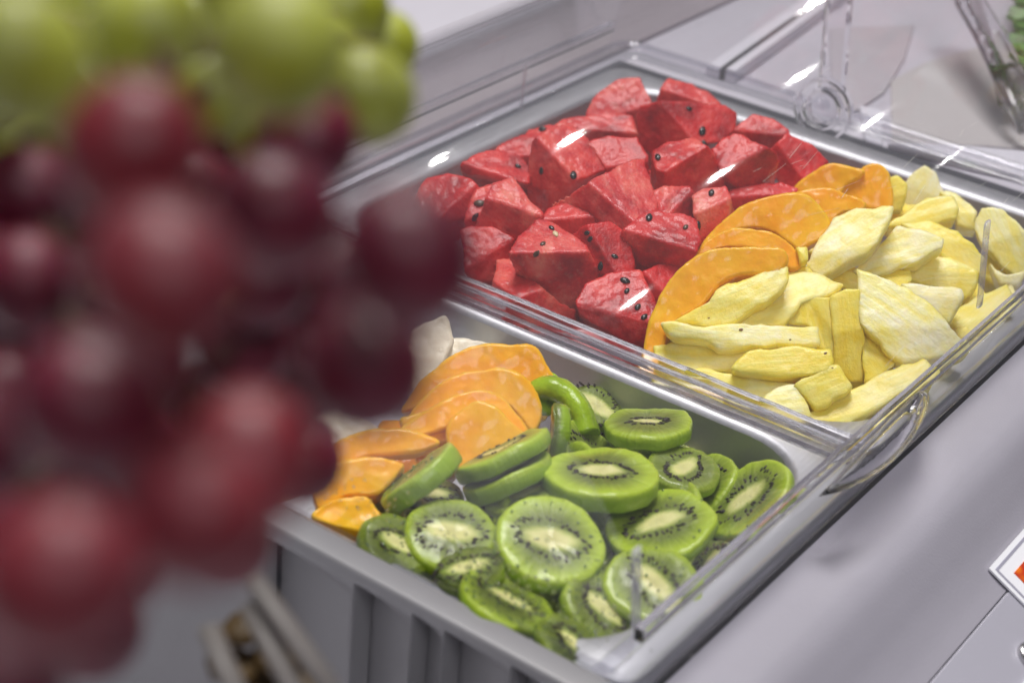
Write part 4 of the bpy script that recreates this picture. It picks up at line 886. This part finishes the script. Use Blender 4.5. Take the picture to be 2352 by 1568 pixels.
# low box of pale plastic; the recess is a flat slab coloured as shadow
bx = empty('plastic_bin', (-.20, .50, -.012)); setp(bx, 'pale plastic bin behind the lid, its recess shade coloured in mauve', 'bin')
def up_poly(name, pts, z0, z1, mat, par):
    bm = bmesh.new(); a = [bm.verts.new(at(p, z0)) for p in pts]; b = [bm.verts.new(v.co + V((0, 0, z1 - z0))) for v in a]
    bm.faces.new(a); bm.faces.new(b[::-1])
    for i in range(len(a)): bm.faces.new((a[i], b[i], b[(i + 1) % len(a)], a[(i + 1) % len(a)]))
    bmesh.ops.recalc_face_normals(bm, faces=bm.faces); o = mk(name, bm, mat, smooth=False); o.parent = par; o.matrix_parent_inverse = par.matrix_world.inverted(); bevel(o, .002, 3); return o
up_poly('bin_recess_shade', [(1905, 70), (2100, 62), (2078, 140), (2030, 218), (1965, 260), (1910, 250)], -.0118, -.0100, M_MAUVE, bx)
up_poly('bin_wall', [(2032, 345), (2200, 352), (2420, 372), (2420, 440), (2250, 400), (2060, 352)], -.0118, -.006, M_WHITE, bx)
up_poly('bin_corner', [(1972, 250), (2026, 262), (2026, 342), (1985, 330)], -.0118, -.009, M_WHITE, bx)
M_BEIGE = plain('beige_grey_board', (.50, .475, .47), .5, nscale=8, namp=.05)
bb = empty('display_board', (-.05, .5, -.012)); setp(bb, 'flat beige grey board lying behind the lid at the right', 'board')
up_poly('board_sheet', [(2045, 190), (2120, 150), (2420, 60), (2420, 352), (2250, 338), (2048, 336)], -.0119, -.0104, M_BEIGE, bb)
# second clear lid: only its curved edge and hinge block are in view
l2 = empty('dome_cover', (-.11, .45, 0)); setp(l2, 'curved edge of another clear lid at the top right corner', 'cover')
path = [((2196, -60), .040), ((2232, 10), .036), ((2272, 80), .030), ((2312, 160), .022), ((2345, 235), .012), ((2372, 300), .0)]
bm = bmesh.new(); sweep(bm, [V(p) for p in smoothcurve([tuple(at(p, z)) for p, z in path], 6)], [(.011 * math.cos(q), .0045 * math.sin(q)) for q in [2 * math.pi * i / 14 for i in range(14)]])
bmesh.ops.recalc_face_normals(bm, faces=bm.faces); o = mk('curved_edge', bm, M_HAND); o.parent = l2; o.matrix_parent_inverse = l2.matrix_world.inverted()
up_poly('hinge_block', [(2282, 205), (2330, 190), (2380, 225), (2380, 290), (2340, 285), (2290, 245)], -.004, .008, M_HAND, l2)
bm = bmesh.new(); a = [at((2215, 5), .03), at((2330, 240), .006)]
sweep(bm, [V(p) for p in smoothcurve([tuple(at(p, z)) for p, z in [((2215, -10), .034), ((2255, 90), .024), ((2290, 170), .014), ((2316, 232), .006)]], 6)], [(.004, -.001), (.004, .001), (-.004, .001), (-.004, -.001)])
o = mk('tinted_inlay', bm, M_MAUVE); o.parent = l2; o.matrix_parent_inverse = l2.matrix_world.inverted()
# green leaves beyond it
M_LEAF = plain('herb_leaf', (.08, .22, .03), .45, nscale=90, namp=.5)
herb = empty('herb_bunch', at((2345, 60), -.01)); setp(herb, 'bunch of fresh green herbs beyond the second lid', 'herbs')
rnd = random.Random(9)
for k in range(150):
    p = at((2362 + rnd.gauss(0, 24), 40 + rnd.uniform(-100, 120)), rnd.uniform(.0, .025)); s = rnd.uniform(.005, .010)
    bm = bmesh.new(); a = rnd.uniform(0, 6.28); vs = []
    for j in range(8):
        t = 2 * math.pi * j / 8; vs.append(bm.verts.new((s * math.cos(t) * (1 + .25 * math.cos(3 * t)), s * .6 * math.sin(t), .2 * s * math.cos(2 * t))))
    bm.faces.new(vs); R_ = Matrix.Rotation(a, 4, 'Z') @ Matrix.Rotation(rnd.uniform(-1, 1), 4, 'X')
    o = mk('leaf', bm, M_LEAF, mw=Matrix.Translation(p) @ R_); o.parent = herb; o.matrix_parent_inverse = herb.matrix_world.inverted()

# ------------------------------------------------------------------ blurred basket at the bottom, below the counter end
M_BROWN = plain('brown_bread', (.10, .058, .016), .6, nscale=60, namp=.5); M_WIRE = plain('pale_wire', (.22, .20, .19), .5)
bk = empty('wire_basket', (-.02, -.35, .0)); setp(bk, 'blurred pale slatted basket of brown goods below the counter end', 'basket')
def dpt(p, d): return at_dist(p, d)
for k, (p, q) in enumerate([((478, 1440), (600, 1720)), ((575, 1385), (735, 1700)), ((560, 1300), (800, 1640))]):
    bm = bmesh.new(); sweep(bm, [dpt(p, .46), dpt(((p[0] + q[0]) / 2, (p[1] + q[1]) / 2), .455), dpt(q, .45)], [(.0034 * math.cos(t), .0022 * math.sin(t)) for t in [math.pi * i / 4 for i in range(8)]], up=V((.2, .3, .9)))
    o = mk('slat', bm, M_WIRE); o.parent = bk; o.matrix_parent_inverse = bk.matrix_world.inverted()
for k, (x, y, rx, ry) in enumerate([(570, 1440, 40, 50), (640, 1500, 44, 56), (700, 1570, 40, 46), (535, 1530, 44, 50), (600, 1590, 60, 40)]):
    p = dpt((x, y), .49); bm = bmesh.new(); bmesh.ops.create_uvsphere(bm, u_segments=20, v_segments=12, radius=1)
    for v in bm.verts: v.co = V((v.co.x * rx * 1.35, v.co.y * ry * 1.35, v.co.z * 26)) * (.49 / F) * (1 + .15 * noise.noise(v.co * 2 + V((k, 0, 0))))
    mw = co.matrix_world.to_3x3().to_4x4() @ Matrix.Rotation(math.radians(-35), 4, 'Z'); mw = Matrix.Translation(p) @ Matrix.Rotation(math.radians(25 * k), 4, 'Z') 
    o = mk('brown_roll', bm, M_BROWN, mw=mw); o.parent = bk; o.matrix_parent_inverse = bk.matrix_world.inverted()
